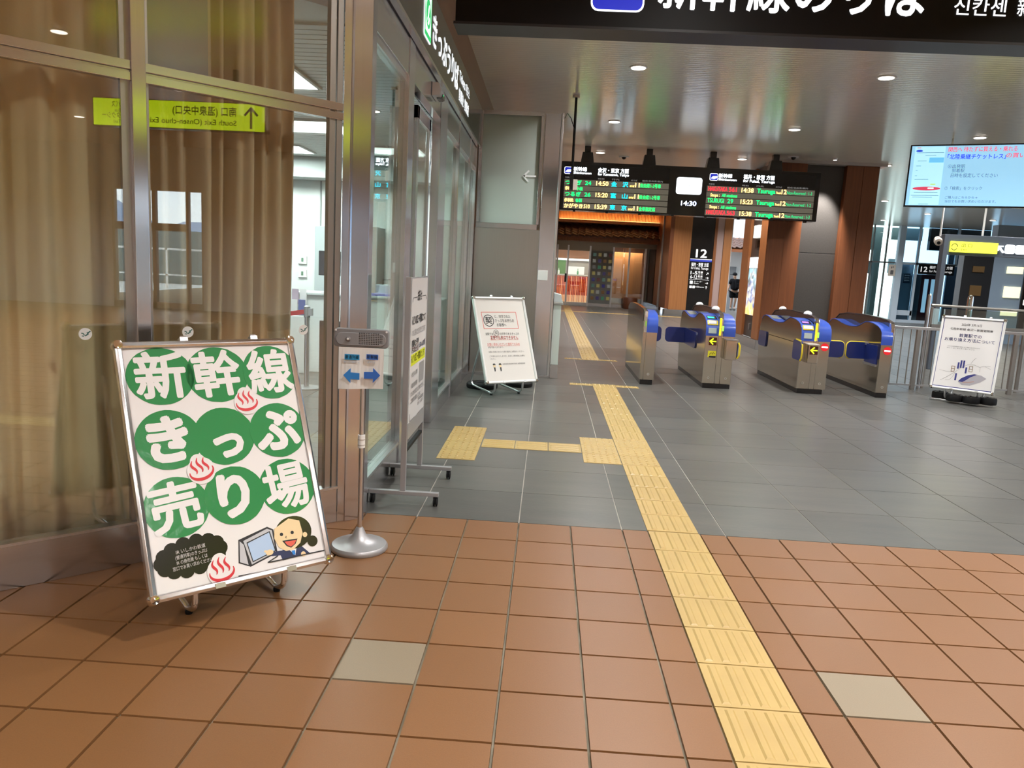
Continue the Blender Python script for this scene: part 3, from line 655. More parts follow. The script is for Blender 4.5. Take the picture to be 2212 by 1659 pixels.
st = thing('round_stool', 'brown leather stool in front of the orange timber panel', 'stool', (4.08, YF-.35, 0)); build(g_, 'seat', mat('brown_leather', (0.20, 0.065, 0.03), 0.4), st, True)
g_ = G(); g_.lathe((4.08, YF-.35, 0), [(.25, 0), (.25, .03)], 20); build(g_, 'base', M_ALU, st)

# ------------------------------------------------------------ timber pillars
def pillar(name, lab, parts, at):
    p = thing(name, lab, 'pillar', at)
    for nm, a, m in parts:
        g_ = G(); g_.box(*a); build(g_, nm, m, p, bev=.006)
    return p
YP = 24.2
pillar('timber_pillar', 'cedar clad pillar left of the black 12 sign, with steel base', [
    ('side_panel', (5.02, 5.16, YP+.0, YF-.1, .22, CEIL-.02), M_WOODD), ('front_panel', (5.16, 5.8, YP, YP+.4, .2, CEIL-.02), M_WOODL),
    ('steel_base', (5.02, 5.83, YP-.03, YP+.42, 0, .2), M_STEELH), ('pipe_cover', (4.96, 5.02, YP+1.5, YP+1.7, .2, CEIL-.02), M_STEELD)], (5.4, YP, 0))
ps = thing('platform_guide_sign', 'tall black sign reading 12 between cedar pillars', 'sign', (6.2, YP, 0))
g_ = G(); g_.box(5.8, 6.62, YP+.02, YP+.3, 0, CEIL-.02); build(g_, 'panel', M_BLACK, ps)
F_ = FXZ(YP+.018)
g_ = G(); g_.poly(F_, [(5.82, 1.99), (6.60, 1.99), (6.60, 2.06), (5.82, 2.06)], .004); build(g_, 'blue_stripe', lit('stripe_blue', (0.03, 0.05, 0.42), .6), ps)
g_ = G(); g_.poly(F_, [(5.82, 2.06), (6.60, 2.06), (6.60, 2.085), (5.82, 2.085)], .004); g_.poly(F_, [(5.84, 1.33), (6.56, 1.33), (6.56, 1.34), (5.84, 1.34)], .003)
g_.fit(F_, '12', 6.0, 6.41, 2.14, .42, bold=.035); g_.fit(F_, '福井・敦賀 方面', 5.87, 6.5, 1.82, .15, bold=.03); g_.fit(F_, 'for Fukui, Tsuruga', 5.87, 6.5, 1.71, .13, bold=.02)
for z_, s_, ar in ((1.52, '1-5', 'ne'), (1.37, '6-12', 'e')):
    g_.fit(F_, s_, 5.87, 6.12, z_, .17, bold=.03); g_.fit(F_, '号車', 6.14, 6.32, z_+.05, .09, bold=.02); g_.fit(F_, 'Car No.', 6.14, 6.32, z_, .05)
g_.poly(F_, rrect(5.87, 5.98, 1.17, 1.29, .01)); g_.fit(F_, 'エレベーター', 6.02, 6.32, 1.24, .07, bold=.01); g_.fit(F_, 'Elevator', 6.02, 6.2, 1.18, .06, bold=.01)
g_.poly(F_, rrect(5.87, 5.96, 1.02, 1.11, .01)); g_.poly(F_, rrect(5.98, 6.07, 1.02, 1.11, .01)); g_.fit(F_, 'お手洗 Restrooms', 6.09, 6.40, 1.05, .07, bold=.01)
for z_, d_ in ((1.56, (1, 1)), (1.41, (1, 0)), (1.22, (1, 0)), (1.06, (0, 1))):
    dx, dy = V(d_).normalized(); cx = 6.48
    stroke(F_, g_, [(cx-dx*.05, z_-dy*.05), (cx+dx*.05, z_+dy*.05)], .018)
    for sg in (1, -1):
        ex, ey = -dx*.7071-sg*dy*.7071, -dy*.7071+sg*dx*.7071
        stroke(F_, g_, [(cx+dx*.05, z_+dy*.05), (cx+dx*.05+ex*.05, z_+dy*.05+ey*.05)], .018)
build(g_, 'lettering', E_DIMW, ps)
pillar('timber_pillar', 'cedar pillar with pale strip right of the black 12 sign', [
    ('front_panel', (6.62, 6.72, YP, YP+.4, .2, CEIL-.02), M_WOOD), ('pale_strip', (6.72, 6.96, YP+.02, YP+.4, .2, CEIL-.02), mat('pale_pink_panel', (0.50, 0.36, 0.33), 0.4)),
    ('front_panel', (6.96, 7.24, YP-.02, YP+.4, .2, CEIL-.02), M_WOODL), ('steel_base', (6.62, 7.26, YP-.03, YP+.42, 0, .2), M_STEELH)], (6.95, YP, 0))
# passage behind: white wall, small roof, person
g_ = G(); g_.box(6.5, 14, 34, 34.2, 0, 3.0); struct(g_, 'wall_passage', M_WHITE, label='white wall at the end of the passage'); g_ = G(); g_.box(6.5, 14, 33.9, 34.2, 3.0, 6); struct(g_, 'wall_passage_upper', mat('pale_grey', (0.46, 0.48, 0.48), 0.6))
g_ = G(); g_.box(7.3, 7.36, 24.6, 28, 0, CEIL); struct(g_, 'wall_passage_side', M_WHITE)
g_ = G(); g_.box(9.0, 9.8, 33.8, 33.98, 0, 2.0); struct(g_, 'door_1', mat('grey_door', (0.25, 0.26, 0.27), 0.5), label='grey door at the end of the passage')
er = thing('passage_eave', 'small brown tiled eave in the passage behind the pillars', 'eave', (9.3, 32.5, 2.85))
g_ = G(); g_.prism([(32.2, 2.75), (33.2, 3.35), (33.88, 3.35), (33.88, 3.2), (33.2, 3.2), (32.2, 2.65)], lambda a, b_, h: V((h, a, b_)), 8.2, 11.5); build(g_, 'deck', M_WOODD, er)
for k in range(11):
    for r_ in range(4):
        o = bpy.data.objects.new('roof_tile', tm); COL.objects.link(o); o.parent = er; o.location = V((8.22+k*W_, 33.0-.2*r_, 3.3-.115*r_)) - ORG[er.name]

# wall X=5.15 with display between timber posts
XW = 5.15
M_DK = mat('dark_recess', (0.055, 0.042, 0.038), 0.35)
pillar('timber_post', 'narrow cedar post left of the bright picture display', [('panel', (XW, XW+.5, 13.37, 13.94, .2, CEIL-.02), M_WOOD)], (XW+.2, 13.6, 0))
pillar('timber_post', 'narrow cedar post right of the bright picture display', [('panel', (XW, XW+.019, 12.0, 12.5, .2, 3.84), M_WOOD)], (XW+.2, 12.3, 0))
dm = thing('display_machine', 'tall dark machine with bright picture display between cedar posts', 'display', (XW+.3, 12.95, 0))
g_ = G(); g_.box(XW+.06, XW+.6, 12.5, 13.37, .2, CEIL-.02); build(g_, 'housing', M_DK, dm)
g_ = G(); g_.box(XW+.03, XW+.06, 12.52, 13.30, .68, 1.70); build(g_, 'picture_panel', M_DISP, dm, bev=.004)
g_ = G(); g_.box(XW+.03, XW+.06, 12.52, 13.30, 1.71, 1.94); build(g_, 'light_header', E_WHITE, dm, bev=.004)
g_ = G(); g_.box(XW-.03, XW+.06, 12.62, 12.98, 2.35, 2.62); build(g_, 'small_lit_sign', lit('small_sign', (0.9, 0.9, 0.8), .8), dm, bev=.01)
g_ = G(); g_.box(XW+.04, XW+.06, 12.7, 12.85, 2.15, 2.3); build(g_, 'speaker_vent', M_BLACK, dm)
g_ = G(); g_.box(XW+.02, XW+.06, 12.82, 12.86, .36, .5); build(g_, 'handle', M_ALU, dm, bev=.004)
g_ = G(); g_.box(XW-.03, XW+.02, 11.97, 14.0, 0, .2); g_.box(XW-.03, XW+.7, 11.95, 11.99, 0, .2); g_.box(XW+.7, 7.3, 11.95, 11.99, 0, .2); struct(g_, 'baseboard_east', M_STEELH, label='steel skirting of the timber pillar wall', bev=.003)
YC = 12.0
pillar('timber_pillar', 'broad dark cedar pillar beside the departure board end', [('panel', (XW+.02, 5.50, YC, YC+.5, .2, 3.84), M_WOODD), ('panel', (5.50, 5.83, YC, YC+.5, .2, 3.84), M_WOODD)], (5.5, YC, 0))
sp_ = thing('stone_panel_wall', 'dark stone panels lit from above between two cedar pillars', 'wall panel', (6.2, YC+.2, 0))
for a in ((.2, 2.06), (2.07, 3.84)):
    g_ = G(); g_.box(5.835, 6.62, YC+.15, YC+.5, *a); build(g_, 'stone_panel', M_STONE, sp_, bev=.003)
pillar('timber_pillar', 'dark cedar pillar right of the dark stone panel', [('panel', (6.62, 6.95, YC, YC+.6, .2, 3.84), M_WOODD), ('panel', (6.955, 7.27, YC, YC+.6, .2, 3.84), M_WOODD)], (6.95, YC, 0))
g_ = G(); g_.box(5.13, 7.4, YC-.06, YC+.6, 3.84, CEIL); struct(g_, 'trim_10', mat('pale_ceiling_edge', (0.52, 0.48, 0.46), 0.4), label='pale ceiling edge above the cedar pillars')
g_ = G(); g_.box(XW+.62, 7.25, YC+.62, 27.8, 0, CEIL); struct(g_, 'wall_core', MATS['teal_grey'])if False else None

# ------------------------------------------------------------ ticket office: 45 degree glass wall
def frame45(g_, s0, s1, z0, z1, d0, d1): return g_.obox(P0, S45, N45, (0, 0, 1), (s0, s1), (d0, d1), (z0, z1))
wfr = thing('window_4', None, None, (P0.x-.8, P0.y-.8, 0)); wfr['kind'] = 'structure'; wfr['label'] = 'angled stainless framed glass wall of the ticket office with curtains behind'
g_ = G(); frame45(g_, 1.068, 1.127, 0, CEIL, -.04, .012); build(g_, 'mullion', M_STEEL, wfr, bev=.002)
g_ = G(); frame45(g_, 1.127, 1.165, .205, CEIL, -.05, -.018); frame45(g_, 1.05, 1.068, .205, CEIL, -.05, -.018); build(g_, 'glazing_bead', M_STEELD, wfr)
g_ = G(); frame45(g_, 2.15, 2.21, 0, CEIL, -.04, .012); build(g_, 'mullion', M_STEEL, wfr, bev=.002)
g_ = G(); frame45(g_, 3.25, 3.31, 0, CEIL, -.04, .012); build(g_, 'mullion', M_STEEL, wfr, bev=.002)
for a, b_ in ((.092, 1.068), (1.127, 2.15), (2.21, 3.25), (3.31, 6.5)):
    g_ = G(); frame45(g_, a, b_, 2.232, 2.27, -.05, 0.0); frame45(g_, a, b_, 2.186, 2.222, -.05, 0.0); frame45(g_, a, b_, 2.222, 2.232, -.05, -.012); build(g_, 'transom', M_STEELH, wfr, bev=.002)
    g_ = G(); frame45(g_, a, b_, 0, .195, -.06, -.004); build(g_, 'skirting', M_STEELH, wfr, bev=.002)
    g_ = G(); frame45(g_, a, b_, .195, .207, -.06, .004); build(g_, 'sill', M_ALU, wfr)
    g_ = G(); frame45(g_, a, b_, .207, 2.186, -.03, -.02); build(g_, 'glass_pane', M_GLASS, wfr)
    g_ = G(); frame45(g_, a, b_, 2.27, CEIL, -.03, -.02); build(g_, 'glass_pane', M_GLASS, wfr)
g_ = G(); frame45(g_, .092, .126, .205, CEIL, -.05, -.008); frame45(g_, .132, .166, .205, CEIL, -.05, -.012); build(g_, 'corner_frame', M_STEELD, wfr, bev=.002)
# corner post
cp = G(); cp.prism([(-.425, -.187), (-.392, -.165), (-.385, -.172), (-.378, -.162), (-.30, -.092), (-.30, -.0), (-.42, -.0)], lambda a, b_, h: V((a, b_, h)), 0, CEIL)
struct(cp, 'trim_11', M_STEEL, label='brushed steel corner post of the ticket office', bev=.002)
# stickers
def disk45(g_, s, z, r, d0, d1): return g_.prism(ring(s, z, r, 24), lambda a, b_, h: W45(a, h, b_), d0, d1)
for k, s_ in enumerate((1.333, .895, .30)):
    st = thing('round_sticker', ('round white sticker on the left curtained pane', 'round white sticker on the middle pane above the green sign board', 'round white sticker on the pane near the corner post')[k], 'sticker', W45(s_, -.018, 1.09))
    g_ = G(); disk45(g_, s_, 1.091, .0265, -.0195, -.0175); build(g_, 'disc', M_WHITE, st)
    g_ = G(); FS = lambda a, b_, n, s_=s_: W45(s_-a, -.0172+n, 1.091+b_)
    stroke(FS, g_, [(-.016, .004), (-.008, .002), (-.004, -.006)], .004, d=.0006); stroke(FS, g_, [(-.002, -.008), (.006, -.004), (.012, .006), (.02, .012)], .005, d=.0006)
    stroke(FS, g_, [(-.014, -.008), (-.006, -.01)], .004, d=.0006); stroke(FS, g_, [(.006, .008), (.012, -.004)], .003, d=.0006); build(g_, 'print', mat('print_teal', (0.05, 0.16, 0.14), 0.5), st)
# curtains
def curtain(name, lab, s0, s1, m, seed, n=26, amp=.035, dbase=-.22, z0=.03, z1=CEIL-.03, bulge=0):
    rnd = random.Random(seed); N_ = 260; g_ = G(); vs = []; rows = 9
    ph = [rnd.uniform(0, 6.28) for _ in range(6)]; fr = [n*(.5+.25*k) for k in range(6)]
    for r_ in range(rows):
        z = z0+(z1-z0)*r_/(rows-1); tt = r_/(rows-1)
        for k in range(N_):
            u_ = k/(N_-1)
            d_ = sum(math.sin(2*PI*fr[i]*u_/2.2+ph[i]+.5*math.sin(2*tt+i))*(.42 if i < 2 else .30) for i in range(6))
            d_ = math.copysign(abs(d_)**.8, d_)
            sh = (.03*math.sin(3*tt+u_*4))*(u_*(1-u_))*2 + (bulge*(1-u_)*math.sin(PI*tt) if bulge else 0)
            vs.append(W45(s0+(s1-s0)*u_+sh, dbase+amp*d_, z))
    fs = [(r_*N_+k, r_*N_+k+1, (r_+1)*N_+k+1, (r_+1)*N_+k) for r_ in range(rows-1) for k in range(N_-1)]
    g_.add(vs, fs); o = build(g_, name, m, None, True); sm = o.modifiers.new('thick', 'SOLIDIFY'); sm.thickness = .004
    return tag(o, lab, 'curtain')
curtain('curtain', 'brown velvet curtain in deep folds behind the pane with the exit sign reflection', .285, 1.02, M_CURT, 3, n=13, amp=.060, dbase=-.25, bulge=-.03)
curtain('curtain', 'tan velvet curtain filling the pane at the left edge', 1.03, 2.16, M_CURT2, 11, n=13, amp=.055, dbase=-.19)
curtain('curtain', 'tan velvet curtain left of the frame beyond the photo edge', 2.2, 4.6, M_CURT2, 5, n=20, amp=.03, dbase=-.16)
g_ = G(); frame45(g_, .75, 1.05, 2.22, 3.8, -.12, -.115); tag(build(g_, 'roller_blind', M_SHEER), 'grey sheer blind behind the upper glass right of the mullion', 'blind')
# upper wall over curtains beyond
# ------------------------------------------------------------ ticket office: long glass wall with sliding doors, X=-.36
XG = -.36
def fx(g_, y0, y1, z0, z1, x0=-.40, x1=-.325): return g_.box(x0, x1, y0, y1, z0, z1)
lw_ = thing('window_5', None, None, (XG, 3, 0)); lw_['kind'] = 'structure'; lw_['label'] = 'long stainless framed glass wall of the ticket office with sliding doors'
for y0, y1 in ((0, .05), (1.10, 1.30), (2.62, 3.05), (4.03, 4.10), (5.16, 5.24), (5.88, 5.97)):
    g_ = G(); fx(g_, y0, y1, 0, 2.98); build(g_, 'post', M_STEEL, lw_, bev=.003)
for y0, y1 in ((.05, 1.10), (3.05, 4.03), (4.10, 5.16), (5.24, 5.88)):
    g_ = G(); fx(g_, y0, y1, 0, .155, -.40, -.335); build(g_, 'kick_plate', M_STEELH, lw_, bev=.002)
    g_ = G(); fx(g_, y0, y1, .155, .175, -.40, -.33); fx(g_, y0, y1, 2.68, 2.72, -.40, -.345); build(g_, 'glazing_bead', M_ALU, lw_)
    g_ = G(); fx(g_, y0, y1, .175, 2.68, -.365, -.357); build(g_, 'glass_pane', M_GLASSG, lw_)
g_ = G(); g_.box(-.40, -.33, 0, 5.97, 2.72, 2.985); build(g_, 'header', M_STEELH, lw_, bev=.003)
for k, (y0, y1, x0) in enumerate(((1.34, 2.02, -.47), (1.96, 2.62, -.44))):
    dr = G(); dr.box(x0, x0+.03, y0, y0+.07, .01, 2.70); dr.box(x0, x0+.03, y1-.07, y1, .01, 2.70); dr.box(x0, x0+.03, y0, y1, 2.6, 2.70); dr.box(x0, x0+.03, y0, y1, .01, .16)
    d_ = struct(dr, 'door_%d' % (k+2), M_STEEL, label=('nearer' if k == 0 else 'farther')+' steel framed sliding glass door leaf of the ticket office', bev=.002)
    g_ = G(); g_.box(x0+.012, x0+.018, y0+.07, y1-.07, .16, 2.6); build(g_, 'glass_pane', M_GLASSG, d_)
# sensor
ss = thing('door_sensor', 'small steel door sensor with green light above the sliding doors', 'sensor', (-.30, 2.2, 2.9))
g_ = G(); g_.prism([(-.33, 2.80), (-.26, 2.80), (-.25, 2.84), (-.27, 2.90), (-.33, 2.91)], lambda a, b_, h: V((a, h, b_)), 2.08, 2.34); build(g_, 'housing', M_ALU, ss, bev=.006)
g_ = G(); g_.box(-.30, -.262, 2.16, 2.30, 2.795, 2.801); g_.box(-.262, -.252, 2.16, 2.30, 2.80, 2.84); build(g_, 'lens', M_BLACK, ss)
g_ = G(); g_.box(-.26, -.25, 2.20, 2.21, 2.82, 2.83); build(g_, 'indicator', E_LGRN, ss)
# black fascia sign and brown wall above
g_ = G(); g_.box(-.45, -.32, -.0, 6.0, 3.0, CEIL); struct(g_, 'wall_fascia', M_FASCIA, label='brown fascia above the ticket office sign')
g_ = G(); g_.box(-.45, -.32, 6.0, 27.6, 0, CEIL); struct(g_, 'wall_north_west', M_FASCIA, label='brown side wall behind the frosted panel')
M_SIGNB = mat('sign_black_panel', (0.030, 0.034, 0.030), 0.2)
ts = thing('ticket_office_sign', 'long black lit sign above the ticket office doors with a green square icon', 'sign', (-.3, 3, 2.99))
g_ = G(); g_.box(-.318, -.29, .0, 5.97, 2.99, 3.475); build(g_, 'panel', M_SIGNB, ts, bev=.003)
g_ = G(); g_.box(-.32, -.28, .0, 5.97, 2.965, 2.99); build(g_, 'lower_trim', M_STEELH, ts)
F_ = FYZ(-.289)
g_ = G(); g_.poly(F_, rrect(1.39, 1.69, 3.07, 3.40, .03), .004); ip = build(g_, 'icon_panel', E_WHITE, ts)
g_ = G(); g_.poly(F_, rrect(1.40, 1.68, 3.08, 3.115, .012), .006, .004); g_.poly(F_, rrect(1.40, 1.42, 3.10, 3.39, .009), .006, .004); g_.poly(F_, rrect(1.665, 1.683, 3.10, 3.39, .008), .006, .004)
g_.poly(F_, ring(1.545, 3.25, .10, 32), .006, .004); build(g_, 'icon_green', E_GRN, ip)
g_ = G(); stroke(F_, g_, [(1.50, 3.20), (1.53, 3.23), (1.54, 3.27), (1.56, 3.30), (1.58, 3.31)], [.02, .03, .035, .03, .01], .006, .0075); stroke(F_, g_, [(1.51, 3.18), (1.55, 3.19), (1.59, 3.23)], [.01, .03, .02], .006, .0075); build(g_, 'icon_seat', E_WHITE, ip)
g_ = G(); g_.fit(F_, 'きっぷうりば', 1.80, 3.42, 3.13, .27, bold=.025); g_.fit(F_, 'Tickets', 3.52, 4.02, 3.26, .13, bold=.008); g_.fit(F_, '매표소', 4.1, 4.45, 3.26, .12)
g_.fit(F_, '售票处', 3.52, 3.92, 3.08, .13, bold=.008); g_.fit(F_, '售票處', 4.02, 4.42, 3.08, .13, bold=.008); build(g_, 'lettering', E_WHITE, ts)

# steel panel wall with frosted glass at Y=6
pw = thing('wall_panel', None, None, (.2, 6.05, 0)); pw['kind'] = 'structure'; pw['label'] = 'brushed steel partition with a frosted glass light and white arrow'
g_ = G(); g_.box(-.33, .54, 6.0, 6.12, .0, 1.965); build(g_, 'steel_panel', M_STEELD, pw, bev=.002)
g_ = G(); g_.box(.54, .745, 5.985, 6.2, 0, 3.45); build(g_, 'steel_post', M_STEEL, pw, bev=.004)
g_ = G(); g_.box(.745, .775, 5.975, 6.22, 0, 3.46); build(g_, 'edge_trim', M_ALU, pw, bev=.003)
g_ = G(); g_.box(-.31, .50, 6.0, 6.06, 1.965, 2.035); g_.box(-.31, -.265, 5.99, 6.08, 2.035, 3.46); g_.box(.485, .52, 6.0, 6.08, 2.035, 3.42); g_.box(-.31, .52, 6.0, 6.08, 3.41, 3.465); build(g_, 'frame', M_STEELH, pw, bev=.003)
g_ = G(); g_.box(-.265, .485, 6.03, 6.045, 2.035, 3.41); build(g_, 'frosted_glass', M_FROST, pw)
g_ = G(); F_ = FXZ(6.022); stroke(F_, g_, [(.46, 2.655), (.29, 2.655)], .022); stroke(F_, g_, [(.36, 2.725), (.285, 2.652)], .020); stroke(F_, g_, [(.355, 2.583), (.285, 2.658)], .020); build(g_, 'arrow', mat('arrow_white', (0.93, 0.96, 0.95), 0.5), pw)
g_ = G(); g_.box(-.33, .775, 5.97, 6.14, 0, .035); build(g_, 'threshold', M_STEELH, pw)
sw = thing('wall_plate', 'small white square plate on the steel post', 'switch plate', (.61, 5.98, 1.3)); g_ = G(); g_.box(.55, .68, 5.972, 5.984, 1.315, 1.445); build(g_, 'plate', M_WHITE, sw, bev=.003)
# side counter beyond the panel
sc_ = thing('side_counter', 'white side counter with grey top behind the steel partition', 'counter', (.82, 6.3, 0))
g_ = G(); g_.box(.78, .885, 6.0, 7.2, .19, 1.0); build(g_, 'body', mat('counter_pale', (0.62, 0.68, 0.64), 0.4), sc_, bev=.003)
g_ = G(); g_.box(.78, .91, 5.985, 7.25, 1.0, 1.03); build(g_, 'worktop', mat('stone_grey_top', (0.34, 0.33, 0.31), 0.4), sc_, bev=.003)
g_ = G(); g_.box(.78, .89, 5.99, 7.2, .0, .19); build(g_, 'plinth', M_STEELH, sc_, bev=.003)
tr_ = thing('leaflet_tray', 'small pale tray on the side counter end', 'tray', (.84, 6.2, 1.03)); g_ = G(); g_.prism([(.78, 1.03), (.90, 1.03), (.88, 1.13), (.78, 1.15)], lambda a, b_, h: V((a, h, b_)), 6.1, 6.4); build(g_, 'tray', mat('tray_plastic', (0.55, 0.62, 0.62), 0.3), tr_, bev=.004)

# ------------------------------------------------------------ inside the ticket office
OC = 2.8
g_ = G(); g_.box(-9, -.42, 6.55, 6.7, 0, OC); struct(g_, 'wall_office_back', M_OFFW, label='white back wall of the ticket office')
g_ = G(); g_.box(-9.2, -9, -9, 6.7, 0, OC+.5); struct(g_, 'wall_office_left', M_OFFW)
g_ = G(); g_.prism([(-.46, .12), (-.46, 6.6), (-9, 6.6), (-9, -8.3), (-8.88, -8.3)], lambda a, b_, h: V((a, b_, h)), OC, OC+.08); oc = struct(g_, 'ceiling_office', M_CEILW, label='white slatted ceiling of the ticket office')
for k in range(62):
    y = .30+k*.10; x1 = -.47; x0 = -5.5
    g_ = G(); g_.box(x0, x1, y, y+.085, OC-.012, OC)
    if k == 0: s0 = build(g_, 'ceiling_slat', M_CEILW, oc)
    else: o = s0.copy(); COL.objects.link(o); o.location = V((0, k*.10, 0))
g_ = G(); g_.box(-9, -.46, 6.1, 6.55, 2.52, OC); struct(g_, 'wall_office_bulkhead', mat('bulkhead_grey', (0.52, 0.56, 0.55), 0.6))
g_ = G(); g_.box(-2.56, -2.545, 6.53, 6.55, 0, 2.52); g_.box(-1.85, -1.84, 6.53, 6.55, 0, 2.52); struct(g_, 'trim_12', mat('seam', (0.3, 0.32, 0.32), 0.6))
g_ = G(); g_.box(-2.62, -1.9, 6.5, 6.56, 0, 1.9); struct(g_, 'door_4', mat('office_door_grey', (0.45, 0.50, 0.51), 0.5), label='pale grey door in the office back wall', bev=.01)
g_ = G(); g_.box(-1.85, -1.62, 6.0, 6.5, 0, 1.9); struct(g_, 'wall_office_pier', mat('pier_grey', (0.36, 0.36, 0.35), 0.5), label='grey pier beside the office door')
def light_panel(x0, x1, y0, y1, k):
    o = thing('light_panel', ('large white light panel in the office ceiling behind the transom', 'white light panel deep in the office ceiling', 'white light panel near the office doors', 'white light panel over the office counter')[k], 'ceiling light', ((x0+x1)/2, (y0+y1)/2, OC-.03))
    g_ = G(); g_.box(x0-.03, x1+.03, y0-.03, y1+.03, OC-.03, OC-.012); build(g_, 'frame', M_WHITE, o)
    g_ = G(); g_.box(x0, x1, y0, y1, OC-.034, OC-.03); build(g_, 'diffuser', E_PANEL, o)
    L_ = bpy.data.lights.new('office_lamp', 'AREA'); L_.shape = 'RECTANGLE'; L_.size = x1-x0; L_.size_y = y1-y0; L_.energy = OFFICE_W*(x1-x0)*(y1-y0)/1.0; L_.color = (0.90, 1.0, 0.97)
    lo = bpy.data.objects.new('office_lamp', L_); COL.objects.link(lo); lo.location = ((x0+x1)/2, (y0+y1)/2, OC-.05)
light_panel(-2.6, -1.45, 3.35, 4.0, 0); light_panel(-3.6, -2.4, 5.1, 5.7, 1); light_panel(-1.9, -1.2, 1.3, 1.9, 2); light_panel(-1.6, -.9, 4.9, 5.4, 3)
oct_ = thing('office_counter', 'long white ticket counter seen through the glass', 'counter', (-2.4, 5.5, 0))
g_ = G(); g_.box(-2.50, -.62, 5.36, 5.9, 0, .99); build(g_, 'body', M_OFFC, oct_, bev=.004)
g_ = G(); g_.box(-2.54, -.60, 5.30, 5.95, .99, 1.02); build(g_, 'worktop', mat('pale_top', (0.62, 0.66, 0.66), 0.3), oct_, bev=.004)
mo = thing('monitor', 'dark monitor on an arm over the office counter', 'monitor', (-2.05, 5.45, 1.02))
g_ = G(); g_.box(-2.23, -1.95, 5.40, 5.43, 1.24, 1.55); build(g_, 'screen', M_BLACK, mo, bev=.006)
g_ = G(); g_.tube([(-2.1, 5.5, 1.02), (-2.1, 5.5, 1.2), (-2.1, 5.44, 1.32)], .014, 8); g_.box(-2.2, -2.0, 5.42, 5.58, 1.02, 1.03); build(g_, 'arm', M_ALU, mo)
for k, z in enumerate((1.41, 1.22)):
    th = thing('thermostat', ('upper' if k == 0 else 'lower')+' small white wall control on the office wall', 'wall control', (-2.78, 6.5, z)); g_ = G(); g_.box(-2.86, -2.74, 6.52, 6.55, z-.05, z+.06); pl_ = build(g_, 'plate', M_WHITE, th, bev=.004)
    g_ = G(); g_.box(-2.815, -2.785, 6.515, 6.52, z-.02, z+.035); build(g_, 'display', mat('lcd_green', (0.12, 0.24, 0.16), 0.4), pl_)
pr = thing('card_terminal', 'white card terminal box on the office counter', 'terminal', (-2.1, 5.5, 1.02)); g_ = G(); g_.box(-2.0, -1.88, 5.36, 5.5, 1.02, 1.13); build(g_, 'body', M_WHITE, pr, bev=.01)
mc2 = thing('ticket_printer', 'grey ticket machine with purple tray on the office counter', 'printer', (-1.3, 5.5, 1.02)); g_ = G(); g_.box(-1.50, -1.28, 5.45, 5.7, 1.02, 1.16); build(g_, 'body', mat('machine_grey', (0.4, 0.46, 0.5), 0.4), mc2, bev=.01)
g_ = G(); g_.box(-1.58, -1.24, 5.33, 5.45, 1.021, 1.05); build(g_, 'tray', mat('purple_tray', (0.16, 0.15, 0.48), 0.4), mc2, bev=.004)
g_ = G(); g_.tube([(-1.42, 5.5, 1.16), (-1.42, 5.5, 1.22), (-1.3, 5.5, 1.23), (-1.28, 5.5, 1.1)], .008, 6); build(g_, 'cable_arm', M_INK, mc2)
# brochure rack
br = thing('brochure_rack', 'brochure rack with blue and white leaflets at the counter end', 'rack', (-2.45, 5.15, 0))
g_ = G(); g_.box(-2.52, -2.32, 5.2, 5.34, 0, .72); build(g_, 'stand', M_WHITE, br, bev=.004)
for k in range(4):
    g_ = G(); x = -2.52+.10*(k % 2); z = .74+.13*(k//2); g_.box(x, x+.085, 5.2+.05*(k//2), 5.21+.05*(k//2), z, z+.19); build(g_, 'leaflet', (M_PAPER, mat('leaflet_blue', (0.10, 0.13, 0.35), 0.4), mat('leaflet_pink', (0.5, 0.4, 0.5), 0.4), M_PAPER)[k], br)
# belt barrier
bb = thing('belt_barrier', 'steel belt barrier post with red belt behind the glass', 'barrier', (-1.97, 4.13, 0))
g_ = G(); g_.lathe((-1.97, 4.13, 0), [(.17, 0), (.17, .012), (.12, .022), (.03, .03)], 28); build(g_, 'base', M_ALU, bb, True)
g_ = G(); g_.tube([(-1.97, 4.13, .03), (-1.97, 4.13, .86)], .028, 16); build(g_, 'post', M_ALU, bb, True)
g_ = G(); g_.lathe((-1.97, 4.13, .80), [(.035, 0), (.035, .12), (.02, .13)], 16); g_.box(-1.95, -1.91, 4.1, 4.16, .82, .9); build(g_, 'belt_head', M_SILVER, bb, True)
g_ = G(); vs = []
for k in range(9):
    u_ = k/8; x = -2.0-.9*u_; y = 4.13-.35*u_; z = .86-.10*math.sin(PI*u_*.5)
    vs += [(x, y, z-.025), (x, y, z+.025)]
g_.add(vs, [(2*k, 2*k+2, 2*k+3, 2*k+1) for k in range(8)]); o = build(g_, 'belt', mat('belt_red', (0.55, 0.03, 0.035), 0.5), bb); o.modifiers.new('t', 'SOLIDIFY').thickness = .003
# guard panel just inside the door, hanging banner
gp = thing('guard_panel', 'low grey lilac guard panel just inside the corner post', 'panel', (-.60, .47, 0))
g_ = G(); g_.prism([(-.56, .0), (-.49, .0), (-.49, 1.08), (-.50, 1.10), (-.55, 1.10), (-.56, 1.08)], lambda a, b_, h: V((a, h, b_)), .44, .50); build(g_, 'frame', M_SILVER, gp, bev=.004)
g_ = G(); g_.box(-.73, -.56, .455, .485, .0, 1.08); build(g_, 'panel', mat('lilac_grey', (0.34, 0.29, 0.32), 0.35), gp)
bn = thing('pale_banner', 'pale blue cloth banner hanging inside the sliding doors', 'banner', (-.75, 3.2, 1.4))
g_ = G(); g_.prism([(-.80, 1.45), (-.72, 1.55), (-.70, 2.1), (-.735, 2.40), (-.80, 2.1)], lambda a, b_, h: V((a, 3.2+h, b_)), 0, .05); build(g_, 'cloth', mat('pale_blue_cloth', (0.42, 0.60, 0.62), 0.7), bn, bev=.01)
